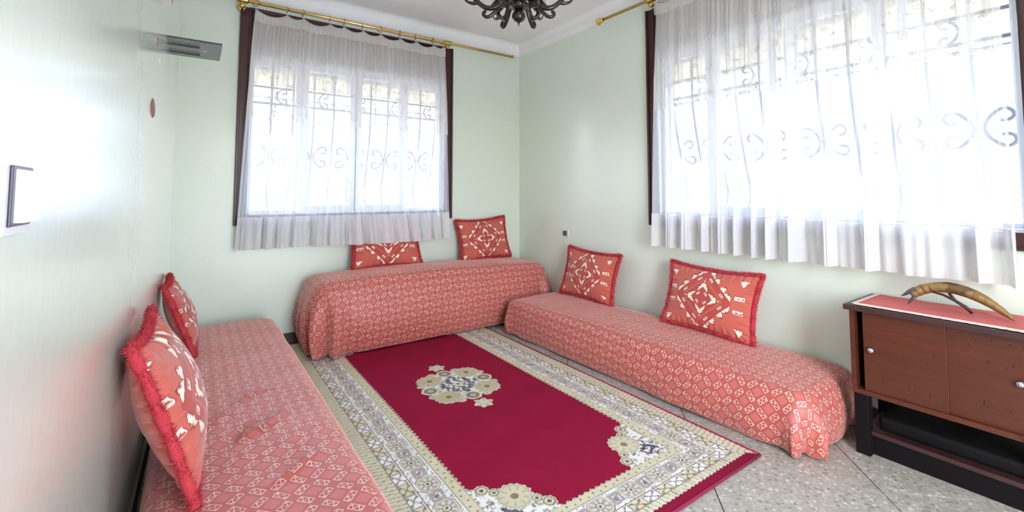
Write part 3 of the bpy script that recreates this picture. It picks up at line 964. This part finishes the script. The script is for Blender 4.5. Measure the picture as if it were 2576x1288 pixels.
    # spandrels in the corners of the field
    fx = side - SW; fy = end - EW                       # from the field corner inwards
    infield = t >= teeth_in
    def disc(cx, cy, R_, lob=0, la=0.0):
        dd = np.hypot(fx - cx, fy - cy); aa = np.arctan2(fy - cy, fx - cx)
        return dd / (R_ * (1 + la * np.cos(lob * aa))), aa
    tri = (fx / .205 + fy / .23) < 1
    big, aa = disc(.105, .118, .073, 16, .05)
    s1, _ = disc(.195, .022, .030, 8, .05); s2q, _ = disc(.018, .215, .030, 8, .05)
    s3, _ = disc(.168, .062, .024); s4, _ = disc(.052, .178, .024)
    sp = infield & ((tri & (fx > -.05) & (fy > -.05)) | (big < 1) | (s1 < 1) | (s2q < 1) | (s3 < 1) | (s4 < 1))
    put(sp, 'white')
    put(sp & (fbm(X, Y, 29, 26, 2) > .38), 'brown', .8); put(sp & (fbm(X, Y, 39, 26, 2) > .42), 'grey', .9)
    nv, an = disc(.035, .04, .05)
    put(sp & (nv < 1) & (fbm(X, Y, 49, 30, 2) > -.05), 'navy', .9)
    def rosette(dist, aa_, m_, c1='tan', c2='dark'):
        put(m_ & (dist < 1.0), 'cream'); put(m_ & (dist < .9) & (dist > .82), 'grey', .8); put(m_ & (dist < .8), c1, .85)
        put(m_ & (dist < .78) & (dist > .45) & (np.cos(9 * aa_) > .72), 'grey', .7); put(m_ & (dist < .22), c2, .8)
    rosette(big, aa, infield, 'tan', 'brown')
    for d_ in (s1, s2q, s3, s4):
        put(infield & (d_ < 1), 'cream'); put(infield & (d_ < .84) & (d_ > .62), 'dark', .7); put(infield & (d_ < .3), 'brown')
    # centre medallion with its two pendants
    cx, cy_ = -1.480, -1.408
    mx, my = X - cx, Y - cy_
    R_ = np.hypot(mx, my); A_ = np.arctan2(my, mx)
    put(infield & (R_ < .205 + .008 * np.cos(16 * A_)), 'cream'); put(infield & (R_ < .195), 'white')
    put(infield & (R_ < .19) & (R_ > .06) & (fbm(X, Y, 59, 24, 2) > .33), 'brown', .75)
    put(infield & (R_ < .19) & (R_ > .06) & (fbm(X, Y, 69, 26, 2) > .38), 'grey', .9)
    put(infield & (R_ < .115 + .018 * np.cos(8 * A_)) & (fbm(X, Y, 79, 26, 2) > -.10), 'navy', .85)
    put(infield & (R_ < .034 + .006 * np.cos(6 * A_)), 'cream'); put(infield & (R_ < .009), 'dark')
    def mdisc(ang, rad, size, lob=12, la=.05):
        px, py = rad * math.cos(ang), rad * math.sin(ang)
        dd = np.hypot(mx - px, my - py); aa_ = np.arctan2(my - py, mx - px)
        return dd / (size * (1 + la * np.cos(lob * aa_))), aa_
    for q in range(4):
        d_, aa_ = mdisc(PI / 4 + q * PI / 2, .178, .078, 14)
        rosette(d_, aa_, infield, 'olive', 'brown')
        d_, aa_ = mdisc(q * PI / 2, .178, .052, 6, .03)
        put(infield & (d_ < 1), 'cream'); put(infield & (d_ < .72) & (d_ > .34), 'dark', .75); put(infield & (d_ < .34), 'mauve', .6)
    for q in range(8):
        d_, aa_ = mdisc(PI / 8 + q * PI / 4, .214, .026)
        put(infield & (d_ < 1), 'cream'); put(infield & (d_ < .8) & (d_ > .58), 'grey'); put(infield & (d_ < .26), 'dark', .7)
    for sg in (1, -1):
        d_, aa_ = mdisc(sg * PI / 2, .292, .050, 6, .16)
        put(infield & (d_ < 1), 'cream'); put(infield & (d_ < .86) & (np.cos(5 * aa_ + 1) > .55) & (d_ > .4), 'grey', .8)
    put(rim & (t < e_out - .02 * wv(40)), 'mar')
    # slight random tone variation across the pile
    out *= (1 + .05 * fbm(X, Y, 91, 3, 3))[..., None]
    # pile height: a rounded rim, the light motifs a touch proud
    e = np.minimum(side, end)
    lum = out.mean(-1)
    Z = RT - .009 * np.exp(-np.clip(e, 0, None) / .006) + .0012 * (lum > .25) + .0016 * fbm(X, Y, 17, 1.1, 2)
    P = np.stack([X, Y, Z], -1)
    me = grid_mesh('pile', P, None, out)
    t_ = empty('rug', ((RX0 + RX1) / 2, (RY0 + RY1) / 2, 0))
    tag(t_, 'crimson rug with cream medallion and patterned border on the floor', 'rug')
    link('pile', me, 'rug', t_)
    box('backing', RX0 + .001, RX1 - .001, RY0 + .001, RY1 - .001, .0005, .006, M['runner'], t_)
    # bound selvedge along the edges
    bnd = plain('maroon_binding', (140, 18, 58), .9, var=.2, nscale=200, bstr=.3)
    for a_, b_ in (((RX1, RY0), (RX1, RY1)), ((RX0, RY0), (RX0, RY1)), ((RX0, RY0), (RX1, RY0)), ((RX0, RY1), (RX1, RY1))):
        tube('selvedge', [(a_[0], a_[1], .0065), ((a_[0] + b_[0]) / 2, (a_[1] + b_[1]) / 2, .0065), (b_[0], b_[1], .0065)], .0062, bnd, t_, 8)
rug()

# ------------------------------------------------------------------ cushions
def cushion_mesh(w, h, th, seed, side):
    """front (side=1) or back half of a stuffed cushion with eared corners; returns points, colours and the outline"""
    n, m_ = (150, 104)
    s = np.linspace(-1, 1, n); t = np.linspace(-1, 1, m_)
    S, T = np.meshgrid(s, t, indexing='ij')
    kx, ky = .095, .13
    X = w / 2 * S * (1 - kx * (1 - T ** 2)); Y = h / 2 * T * (1 - ky * (1 - S ** 2))
    prof = np.clip((1 - S ** 2), 0, 1) ** .55 * np.clip((1 - T ** 2), 0, 1) ** .55
    Z = th / 2 * prof
    # puckers running in from the seams and gentle creases
    r = np.random.default_rng(seed)
    edge = np.minimum(1 - np.abs(S), 1 - np.abs(T))
    pk = np.exp(-((edge - .10) / .10) ** 2)
    sidew = (1 - np.abs(S)) < (1 - np.abs(T)) * 1.0
    run = np.where(sidew, T * h, S * w)
    Z = Z - .006 * pk * (np.sin(run * 70 + seed) + .6 * np.sin(run * 121 + 2 * seed)) * prof ** .3
    for q in range(3):
        yy = r.uniform(-.6, .5); xs = r.choice([-1, 1])
        Z = Z - .010 * np.exp(-((T - yy - .12 * S) / .06) ** 2) * np.clip(xs * S - .35, 0, 1) * prof ** .3
    Z = Z * side
    # printed motif, in units of half the height
    C = {k_: s2l(v_) for k_, v_ in dict(g=(194, 96, 82), g2=(178, 74, 66), w=(244, 220, 200), ln=(150, 52, 48), lg=(208, 108, 92)).items()}
    out = np.empty(S.shape + (3,)); out[:] = C['g']
    if side > 0:
        px = S * (w / h) + .06; py = T + .0
        d = np.abs(px) + np.abs(py)
        p1, p2 = (px + py), (px - py)                 # axes along the diamond's sides
        def put(mk, c): out[mk] = C[c]
        put(d < 1.02, 'g2'); put(d < .74, 'g')
        put(d < .66, 'g2')
        # white notched band round the inner diamond, thick at its four points and broken on its sides
        cc = np.abs(np.abs(px) - np.abs(py)) / np.maximum(d, 1e-6)
        thk = .05 + .17 * cc ** 1.3 + .022 * np.sin(34 * np.minimum(np.abs(p1), np.abs(p2)))
        wing = (d > .40) & (d < .40 + thk) & (cc > .16)
        put((d > .385) & (d < .42 + thk + .02) & (cc > .12), 'ln'); put(wing, 'w')
        for (qx, qy) in ((0, 1), (0, -1), (1, 0), (-1, 0)):
            a1, a2 = px - qx * .60, py - qy * .60
            put(wing & (np.hypot(a1, a2) < .075), 'g2'); put(wing & (np.hypot(px - qx * .60, py - qy * .60) < .03), 'w')
        put(d < .385, 'g2'); put(np.abs(d - .385) < .008, 'ln')
        def mark(c1, c2, lx, ly):
            """outlined oblong centred at p1=c1, p2=c2 with a curl in it"""
            a1, a2 = p1 - c1, p2 - c2
            o_ = (np.abs(a1) < lx) & (np.abs(a2) < ly); i_ = (np.abs(a1) < lx - .022) & (np.abs(a2) < ly - .022)
            oo = (np.abs(a1) < lx + .018) & (np.abs(a2) < ly + .018)
            put(oo, 'ln'); put(o_, 'w'); put(i_, 'g2')
            lg, sh_ = (a1, a2) if lx > ly else (a2, a1)
            put(i_ & (sh_ + .022 * np.sin(lg * 60) > .004), 'w')
        for q in (-1, 1):
            mark(q * .275, 0, .055, .10); mark(0, q * .275, .10, .055)
            for e_ in (-.46, .46):
                mark(q * .86, e_, .055, .12); mark(e_, q * .86, .12, .055)
            for e_ in (-.05,):
                pass
        # lobes outside the big diamond
        u_, v_ = np.maximum(np.abs(p1), np.abs(p2)), np.minimum(np.abs(p1), np.abs(p2))
        for vc, vw, vh in ((.26, .15, .20), (.66, .22, .15)):
            q_ = np.clip(1 - ((v_ - vc) / vw) ** 2, 0, 1) ** .7
            put((u_ > 1.0) & (u_ < 1.06 + vh * q_ + .02) & (np.abs(v_ - vc) < vw + .02), 'ln')
            lb = (u_ > 1.03) & (u_ < 1.03 + vh * q_) & (np.abs(v_ - vc) < vw)
            put(lb, 'w'); put(lb & (np.hypot(u_ - 1.03 - vh * .9, v_ - vc + .07) < .06), 'g')
        # side bars and corner sprigs
        for q in (-1, 1):
            for yv in (.22, -.22):
                a1, a2 = px - q * 1.22, py - yv
                o_ = (np.abs(a1) < .15) & (np.abs(a2) < .055)
                put((np.abs(a1) < .165) & (np.abs(a2) < .07), 'ln'); put(o_, 'w'); put((np.abs(a1) < .125) & (np.abs(a2) < .03) & (a2 + .02 * np.sin(a1 * 50) < 0), 'g2')
            for yv in (.74, -.74):
                a1, a2 = px - q * 1.22, py - yv
                o_ = np.abs(a1) / .13 + np.abs(a2 + .05 * np.cos(a1 * 18)) / .10 < 1
                put(np.abs(a1) / .155 + np.abs(a2 + .05 * np.cos(a1 * 18)) / .125 < 1, 'ln'); put(o_, 'w')
    return np.stack([X, Y, Z], -1), out
def cushion(label, w, h, th, seed, origin, xdir, ndir, lean, roll, squash=1.0, yaw=0.0):
    """origin: middle of the bottom edge; xdir: along the wall; ndir: into the room; lean: radians backwards"""
    t = empty('cushion', origin); tag(t, label, 'cushion', 'printed cushions with fluffy red edging')
    xd = Vector(xdir).normalized(); nd = Vector(ndir).normalized(); up = Vector((0, 0, 1))
    upl = (up * math.cos(lean) - nd * math.sin(lean)); nl = (nd * math.cos(lean) + up * math.sin(lean))
    Mx = Matrix((xd, upl, nl)).transposed().to_4x4()
    Mx = Mx @ Matrix.Rotation(yaw, 4, 'Y') @ Matrix.Rotation(roll, 4, 'Z') @ Matrix.Translation((0, h / 2, 0))
    outl = None
    for side, nm in ((1, 'cover_front'), (-1, 'cover_back')):
        P, c = cushion_mesh(w, h, th, seed, side)
        if side > 0:
            outl = np.concatenate([P[:-1, 0], P[-1, :-1], P[:0:-1, -1], P[0, :0:-1]])
        me = grid_mesh(nm, P, None, c); me.transform(Mx)
        if side < 0: me.flip_normals()
        link(nm, me, 'cushion', t, loc=(0, 0, 0))
    # fluffy edging: a lumpy roll with thousands of short fibres
    r = np.random.default_rng(seed + 100)
    k_ = len(outl)
    core = outl[::4]; kk = len(core)
    rad = .0125 + .002 * np.sin(np.arange(kk) * 1.3) + r.uniform(-.002, .002, kk)
    cen = core.mean(0)
    pts = [Vector(p + (p - cen) / np.linalg.norm(p - cen) * .008) for p in core]
    pts.append(pts[0]); rad = list(rad) + [rad[0]]
    me = tube('edging', pts, rad, seg=9, caps=False); me.transform(Mx)
    ed = link('edging', me, 'fluff', t, loc=(0, 0, 0), smooth=True)
    nf = 11000
    i = r.integers(0, k_, nf); base_ = outl[i] + (outl[i] - cen) / np.linalg.norm(outl[i] - cen, axis=1)[:, None] * .006
    tang = outl[(i + 2) % k_] - outl[i - 2]; tang /= np.linalg.norm(tang, axis=1)[:, None] + 1e-9
    outw = np.stack([tang[:, 1], -tang[:, 0], np.zeros(nf)], -1)
    ang = r.uniform(-2.3, 2.3, nf)
    dirv = outw * np.cos(ang)[:, None] + np.array([0, 0, 1]) * np.sin(ang)[:, None] + tang * r.normal(0, .45, nf)[:, None]
    dirv /= np.linalg.norm(dirv, axis=1)[:, None]
    ln = r.uniform(.013, .026, nf)[:, None]
    sd = np.cross(dirv, r.normal(0, 1, (nf, 3))); sd /= np.linalg.norm(sd, axis=1)[:, None]
    b0 = base_ + dirv * .008
    V_ = np.stack([b0 + sd * .0017, b0 - sd * .0017, base_ + dirv * ln + r.normal(0, .003, (nf, 3))], 1).reshape(-1, 3)
    me = pydata('fibres', V_, np.arange(nf * 3).reshape(-1, 3)); me.transform(Mx)
    fb = link('fibres', me, 'fluff', t, loc=(0, 0, 0)); fb['kind'] = 'stuff'
    return t
X_, Y_ = (1, 0, 0), (0, 1, 0)
cushion('square cushion half hidden by the net curtain on the high bench', .58, .40, .13, 1, (-1.47, -.185, .535), (1, 0, 0), (0, -1, 0), .33, -.01)
cushion('square cushion standing alone in the corner on the high bench', .54, .39, .13, 2, (-.50, -.165, .520), (1, 0, 0), (0, -1, 0), .24, .05)
cushion('cushion on the low bench close to the room corner', .58, .39, .13, 3, (-.185, -1.15, .292), (0, -1, 0), (-1, 0, 0), .25, -.03)
cushion('cushion on the low bench nearest the cabinet, medallion facing the camera', .60, .40, .14, 4, (-.215, -2.215, .292), (0, -1, 0), (-1, 0, 0), .30, -.02)
cushion('cushion on the left bench farther from the camera', .50, .385, .13, 5, (-2.775, -.68, .300), (0, 1, 0), (1, 0, 0), .36, -.03)
cushion('largest cushion in view, leaning on the left wall nearest the camera', .57, .46, .17, 6, (-2.770, -2.03, .300), (0, 1, 0), (1, 0, 0), .33, -.03)

# ------------------------------------------------------------------ cabinet with runner and horn
def cabinet():
    xf, xb, y0, y1 = -.36, -.012, -3.028, -3.64
    t = empty('low_cabinet', ((xf + xb) / 2, (y0 + y1) / 2, 0)); tag(t, 'low mahogany cabinet with sliding doors and small chrome knobs', 'cabinet')
    zt, zb = .648, .262
    box('top_board', xf - .018, xb, y0 + .018, y1 - .018, zt - .024, zt, 'mahog_edge', t, .004)
    box('side_panel', xf, xb, y0, y0 - .018, zb, zt - .024, 'mahogany', t, .002)
    box('side_panel', xf, xb, y1 + .018, y1, zb, zt - .024, 'mahogany', t, .002)
    box('back_panel', xb - .01, xb, y0 - .018, y1 + .018, zb, zt - .024, 'mahogany', t)
    box('bottom_board', xf, xb, y0 - .018, y1 + .018, zb, zb + .02, 'mahogany', t, .002)
    ym = (y0 + y1) / 2
    for (a_, b_, d, ky) in ((y0 - .045, ym - .012, .012, y0 - .075), (ym + .012, y1 + .019, .022, y1 + .10)):
        dr = box('door', xf + d, xf + d + .009, a_, b_, zb + .02, zt - .024, 'mahogany', t, .0015)
        kn = lathe_mesh('knob', [(.0005, .022), (.008, .021), (.0125, .016), (.0115, .010), (.006, .006), (.006, 0)], 18)
        kn.transform(Matrix.Rotation(-PI / 2, 4, 'Y')); kn.transform(Matrix.Translation((xf + d, ky, .462)))
        ko = link('knob', kn, 'chrome', smooth=True); ko.parent = dr
        ko['label'] = 'small chrome knob'
    for (yy, s_) in ((y0, -1), (y1, 1)):
        for xx in (xf + .005, xb - .055):
            box('leg', xx, xx + .05, yy + s_ * .004, yy + s_ * .056, 0, zb, 'black', t, .003)
    box('shelf', xf + .03, xb - .01, y0 - .02, y1 + .02, .085, .103, 'mahog_edge', t, .002)
    box('plinth_rail', xf + .045, xf + .06, y0 - .056, y1 + .056, .0, .085, 'black', t, .001)
    return zt
ZC = cabinet()
bmB = bmesh.new(); bm_box(bmB, -.29, -.03, -3.58, -3.10, .104, .160, .018, 3)
bag = link('folded_bag', bm_mesh('folded_bag', bmB), 'black', smooth=True)
for vtx in bag.data.vertices: vtx.co.z += .006 * math.sin(vtx.co.y * 30) * (vtx.co.z > .14)
tag(bag, 'dark flat bag stored on the shelf under the cabinet', 'bag')
# runner with a lace edge
rn = empty('table_runner', (-.19, -3.33, ZC)); tag(rn, 'coral cloth runner with cream lace edge on top of the cabinet', 'table runner')
nx, ny = 30, 56
gx = np.linspace(-.352, -.035, nx); gy = np.linspace(-3.045, -3.62, ny)
GX, GY = np.meshgrid(gx, gy, indexing='ij')
GZ = ZC + .0045 + .0018 * fbm(GX, GY, 7, 6, 2)
link('cloth', grid_mesh('cloth', np.stack([GX, GY, GZ], -1)), 'runner', rn)
def lace(a_, b_, nrm):
    n_ = 60; vs_, fs_ = [], []
    for i in range(n_ + 1):
        f = i / n_; x = a_[0] + (b_[0] - a_[0]) * f; y = a_[1] + (b_[1] - a_[1]) * f
        w_ = .009 + .006 * abs(math.sin(f * PI * 22))
        vs_ += [(x - nrm[0] * .012, y - nrm[1] * .012, ZC + .0072), (x + nrm[0] * w_, y + nrm[1] * w_, ZC + .0035)]
    for i in range(n_): fs_.append((2 * i, 2 * i + 1, 2 * i + 3, 2 * i + 2))
    link('lace_edge', pydata('lace_edge', vs_, fs_), 'lace', rn)
lace((-.352, -3.045), (-.352, -3.62), (-1, 0)); lace((-.352, -3.045), (-.035, -3.045), (0, 1))
# horn: a curved mottled horn carved into a bird's head at the thick end
hn = empty('carved_horn', (-.20, -3.34, ZC)); tag(hn, 'curved horn carved as a long-beaked bird lying on the runner', 'ornament')
def hp(a_, z, x=-.20): return (x, a_, z)
spine = [(-3.215, .700), (-3.228, .715), (-3.245, .728), (-3.268, .738), (-3.295, .746), (-3.325, .750), (-3.355, .748), (-3.385, .741), (-3.415, .730), (-3.442, .716), (-3.467, .700), (-3.490, .683), (-3.508, .668), (-3.517, .661)]
rad = [.015, .024, .026, .0255, .026, .0275, .0285, .028, .0265, .0235, .0195, .0150, .0095, .003]
pp = []
rr = []
for i in range(len(spine) - 1):
    for q in range(4):
        f = q / 4; pp.append(hp(spine[i][0] * (1 - f) + spine[i + 1][0] * f, spine[i][1] * (1 - f) + spine[i + 1][1] * f, -.20 + .02 * math.sin(i * .3))); rr.append(rad[i] * (1 - f) + rad[i + 1] * f)
pp.append(hp(*spine[-1])); rr.append(rad[-1])
tube('horn_body', pp, rr, 'horn', hn, 16, flat=.8)
tube('upper_beak', [hp(-3.238, .728), hp(-3.222, .726), hp(-3.205, .714), hp(-3.190, .700), hp(-3.176, .690)], [.014, .0155, .0125, .0085, .0022], 'beak', hn, 12, flat=.7)
tube('lower_beak', [hp(-3.226, .700), hp(-3.214, .684), hp(-3.204, .669), hp(-3.198, .658)], [.011, .009, .0065, .0028], 'beak', hn, 10, flat=.7)
tube('strut', [hp(-3.285, .728, -.212), hp(-3.32, .722, -.215), hp(-3.352, .706, -.215), hp(-3.385, .684, -.213), hp(-3.402, .662, -.212)], [.004, .005, .006, .007, .0055], 'stick', hn, 8)
tube('strut', [hp(-3.335, .732, -.21), hp(-3.348, .715, -.213), hp(-3.358, .702, -.214)], [.006, .005, .004], 'stick', hn, 8)
tube('back_splinter', [hp(-3.315, .770, -.2), hp(-3.338, .773, -.2), hp(-3.362, .769, -.2)], [.0015, .003, .0012], 'stick', hn, 6)

# ------------------------------------------------------------------ chandelier
def chandelier():
    cx, cy_, zt = -1.402, -1.920, 2.046
    t = empty('chandelier', (cx, cy_, HC)); tag(t, 'dark bronze six-arm chandelier with clear scalloped glass cups', 'chandelier')
    def at(me): me.transform(Matrix.Translation((cx, cy_, 0))); return me
    z = zt
    link('finial', at(lathe_mesh('finial', [(.0006, z), (.003, z + .004), (.004, z + .012), (.007, z + .018), (.010, z + .022), (.026, z + .030), (.036, z + .046), (.038, z + .060), (.032, z + .076), (.018, z + .084), (.012, z + .088)], 28)), 'bronze', t, smooth=True)
    link('hub', at(lathe_mesh('hub', [(.012, z + .086), (.03, z + .090), (.05, z + .105), (.052, z + .118), (.036, z + .126), (.030, z + .15), (.044, z + .165), (.046, z + .18), (.03, z + .195), (.018, z + .22), (.024, z + .25), (.034, z + .28), (.024, z + .31), (.014, z + .33), (.012, z + .40)], 28)), 'bronze', t, smooth=True)
    bead = lathe_mesh('crystal_bead', [(.0005, -.006), (.0045, -.003), (.006, 0), (.0045, .003), (.0005, .006)], 10)
    for q in range(14):
        th = 2 * PI * q / 14
        link('crystal_bead', bead, 'glass', t, loc=Vector((cx + .052 * math.cos(th), cy_ + .052 * math.sin(th), z + .100)) - Vector(t.location))
    link('stem', at(lathe_mesh('stem', [(.006, z + .38), (.006, HC - .05)], 12)), 'bronze', t, smooth=True)
    link('ceiling_rose', at(lathe_mesh('ceiling_rose', [(.008, HC - .06), (.03, HC - .055), (.055, HC - .03), (.06, HC), (.0005, HC)], 24)), 'bronze', t, smooth=True)
    ctrl = [(.045, .112), (.085, .100), (.120, .072), (.160, .050), (.205, .050), (.245, .072), (.275, .100), (.300, .118)]
    def spl(c, n_=6):
        c = [np.array(p) for p in c]; out = []
        for i in range(len(c) - 1):
            p0, p1, p2, p3 = c[max(i - 1, 0)], c[i], c[i + 1], c[min(i + 2, len(c) - 1)]
            for q in range(n_):
                f = q / n_; out.append(.5 * ((2 * p1) + (-p0 + p2) * f + (2 * p0 - 5 * p1 + 4 * p2 - p3) * f * f + (-p0 + 3 * p1 - 3 * p2 + p3) * f ** 3))
        out.append(c[-1]); return out
    main = spl(ctrl)
    lower = spl([(.110, .080), (.145, .030), (.178, .002), (.205, -.004), (.222, .010), (.216, .026), (.203, .024)])
    upper = spl([(.175, .052), (.150, .078), (.135, .105), (.148, .125), (.165, .118), (.160, .104)])
    leaf = spl([(.255, .082), (.285, .075), (.318, .082), (.340, .100), (.352, .122)])
    for a_ in range(6):
        th = math.radians(25 + 60 * a_)          # two arms point away from the camera
        ct, sn = math.cos(th), math.sin(th)
        def P3(c): return (cx + c[0] * .86 * ct, cy_ + c[0] * .86 * sn, zt + .056 + c[1] * .95)
        n_ = len(main)
        ar = tube('arm', [P3(c) for c in main], [.0165 - .005 * i / n_ for i in range(n_)], 'bronze', t, 10)
        def sub(nm, me_or_obj): me_or_obj.parent = ar
        for nm, c, r0_, r1_ in (('scroll', lower, .012, .008), ('scroll', upper, .010, .008), ('leaf', leaf, .013, .0015)):
            o = tube(nm, [P3(q) for q in c], [r0_ + (r1_ - r0_) * i / len(c) for i in range(len(c))], 'bronze', None, 8)
            o.parent = ar
        for (kr, kz, kk) in ((.178, .045, .017), (.118, .074, .014)):
            kb = lathe_mesh('knuckle', [(.0005, -kk * .8), (kk * .8, -kk * .45), (kk, 0), (kk * .75, kk * .5), (.0005, kk * .8)], 12)
            kb.transform(Matrix.Translation(P3((kr, kz)))); o = link('knuckle', kb, 'bronze', smooth=True); o.parent = ar
        cpx, cpz = .262, .112
        cup = lathe_mesh('cup', [(.0005, -.03), (.006, -.03), (.008, -.02), (.02, -.012), (.032, .004), (.034, .016), (.02, .016), (.014, .05), (.012, .07), (.0005, .07)], 20)
        cup.transform(Matrix.Translation(P3((cpx, cpz + .02)))); link('cup', cup, 'bronze', t, smooth=True)
        shd = lathe_mesh('glass_shade', [(.018, .006), (.036, .012), (.050, .034), (.056, .062), (.062, .088), (.078, .108), (.084, .112)], 36,
                         lambda r, z_, th_, i: (r * (1 + (.012 * i) * .7 * math.cos(8 * th_)), z_ + .0022 * i * math.cos(8 * th_)))
        shd.transform(Matrix.Translation(P3((cpx, cpz + .03)))); link('glass_shade', shd, 'shade', t, smooth=True)
chandelier()

# ------------------------------------------------------------------ small fittings
# shelf plate on the left wall
zs = 1.917
sy0, sy1, sx1 = -1.085, -.745, -2.709
WB = wl((sy0 + sy1) / 2) - .002
sh_ = empty('wall_bracket', (WB, (sy0 + sy1) / 2, zs)); tag(sh_, 'dark grey slotted shelf plate with bright end strip high on the left wall', 'wall shelf')
sx0 = WB; L1 = WB + .135
# underside plate with two open slots: pieces round the slots
boxes('plate', [(L1, sx1, sy0, sy1, zs, zs + .004), (sx0, L1, sy0, sy0 + .055, zs, zs + .004), (sx0, L1, sy0 + .130, sy0 + .200, zs, zs + .004), (sx0, L1, sy0 + .285, sy1, zs, zs + .004)], 'shelfgrey', sh_)
box('slot_bed', sx0, L1 + .004, sy0 + .002, sy1 - .002, zs + .004, zs + .007, 'slot', sh_)  # black bed gives the shallow slots the shade of deeper recesses
box('top_plate', sx0, sx1, sy0, sy1, zs + .007, zs + .010, 'shelfgrey', sh_)
box('end_strip', sx1, sx1 + .004, sy0, sy1, zs, zs + .010, 'pvc', sh_)
box('white_bar', L1 + .012, L1 + .034, sy0 + .160, sy0 + .168, zs - .0008, zs, 'pvc', sh_)  # small white bar on the underside
# small white junction box above it
WB = wl(-1.45) - .001
jb = empty('junction_box', (WB, -1.45, 1.98)); tag(jb, 'small pale junction box at the top of the left wall', 'junction box')
box('box_body', WB, WB + .036, -1.51, -1.40, 1.972, 2.06, 'plastic', jb, .004)
box('cover_plate', WB + .036, WB + .039, -1.505, -1.405, 1.977, 2.055, 'greyplastic', jb, .001)
# light switch at the left edge
WB = wl(-3.10) - .001
ls = empty('light_switch', (WB, -3.10, 1.147)); tag(ls, 'white rocker light switch at the left edge of the picture', 'light switch')
box('face_plate', WB, WB + .006, -3.152, -3.062, 1.103, 1.191, 'plastic', ls, .0025)
box('surround', WB + .006, WB + .009, -3.142, -3.068, 1.113, 1.180, 'darkplastic', ls, .0015)
n_ = 14; vs_, fs_ = [], []
for back in (0, 1):
    for i in range(n_):
        f = i / (n_ - 1); z = 1.117 + .059 * f; d = .0075 if back else .010 + .007 * (1 - f) ** 2.2
        for yv in (-3.132, -3.066): vs_.append((WB + d, yv, z))
for i in range(n_ - 1):
    a_ = 2 * i; b_ = 2 * n_ + 2 * i
    fs_ += [(a_, a_ + 1, a_ + 3, a_ + 2), (b_, b_ + 2, b_ + 3, b_ + 1), (a_, a_ + 2, b_ + 2, b_), (a_ + 1, b_ + 1, b_ + 3, a_ + 3)]
fs_ += [(0, 2 * n_, 2 * n_ + 1, 1), (2 * n_ - 2, 2 * n_ - 1, 4 * n_ - 1, 4 * n_ - 2)]
link('rocker', pydata('rocker', vs_, fs_), 'plastic', ls)
# socket plate on the right wall
so = empty('wall_switch', (0, -.722, .781)); tag(so, 'small grey square switch on the wall beside the room corner', 'wall switch')
box('face_plate', -.008, 0, -.764, -.681, .746, .816, 'plastic', so, .003)
box('surround', -.011, -.007, -.752, -.693, .756, .806, 'greyplastic', so, .002)
box('rocker', -.015, -.009, -.745, -.700, .761, .801, 'shelfgrey', so, .003)
# plaster damage on the left wall
def blob(name, yc, zc, ry, rz_, th, mat, seed, lab):
    r = np.random.default_rng(seed); k_ = 22
    vs_ = [(wl(yc) + th, yc, zc)]
    for q in range(k_):
        a_ = 2 * PI * q / k_; f = 1 + r.uniform(-.18, .18)
        vs_.append((wl(yc) + th * .8, yc + ry * .8 * f * math.cos(a_), zc + rz_ * .8 * f * math.sin(a_)))
    for q in range(k_):
        a_ = 2 * PI * q / k_; f = 1 + r.uniform(-.12, .12)
        vs_.append((wl(yc) - .003, yc + ry * f * math.cos(a_), zc + rz_ * f * math.sin(a_)))
    fs_ = [(0, 1 + q, 1 + (q + 1) % k_) for q in range(k_)] + [(1 + q, 1 + k_ + q, 1 + k_ + (q + 1) % k_, 1 + (q + 1) % k_) for q in range(k_)]
    o = link(name, pydata(name, vs_, fs_), mat, smooth=True); tag(o, lab, 'plaster patch'); return o
blob('plaster_patch', -1.60, 1.480, .085, .040, .005, 'plaster', 1, 'round brown patch of bare plaster on the left wall')
blob('paint_chip', -1.40, 1.715, .022, .012, .003, 'chip', 2, 'pale paint chip below the wall shelf plate')['category'] = 'paint chip'
blob('paint_chip', -1.53, 1.770, .020, .020, .003, 'plaster', 3, 'brown paint chip beside the wall shelf plate')['category'] = 'paint chip'
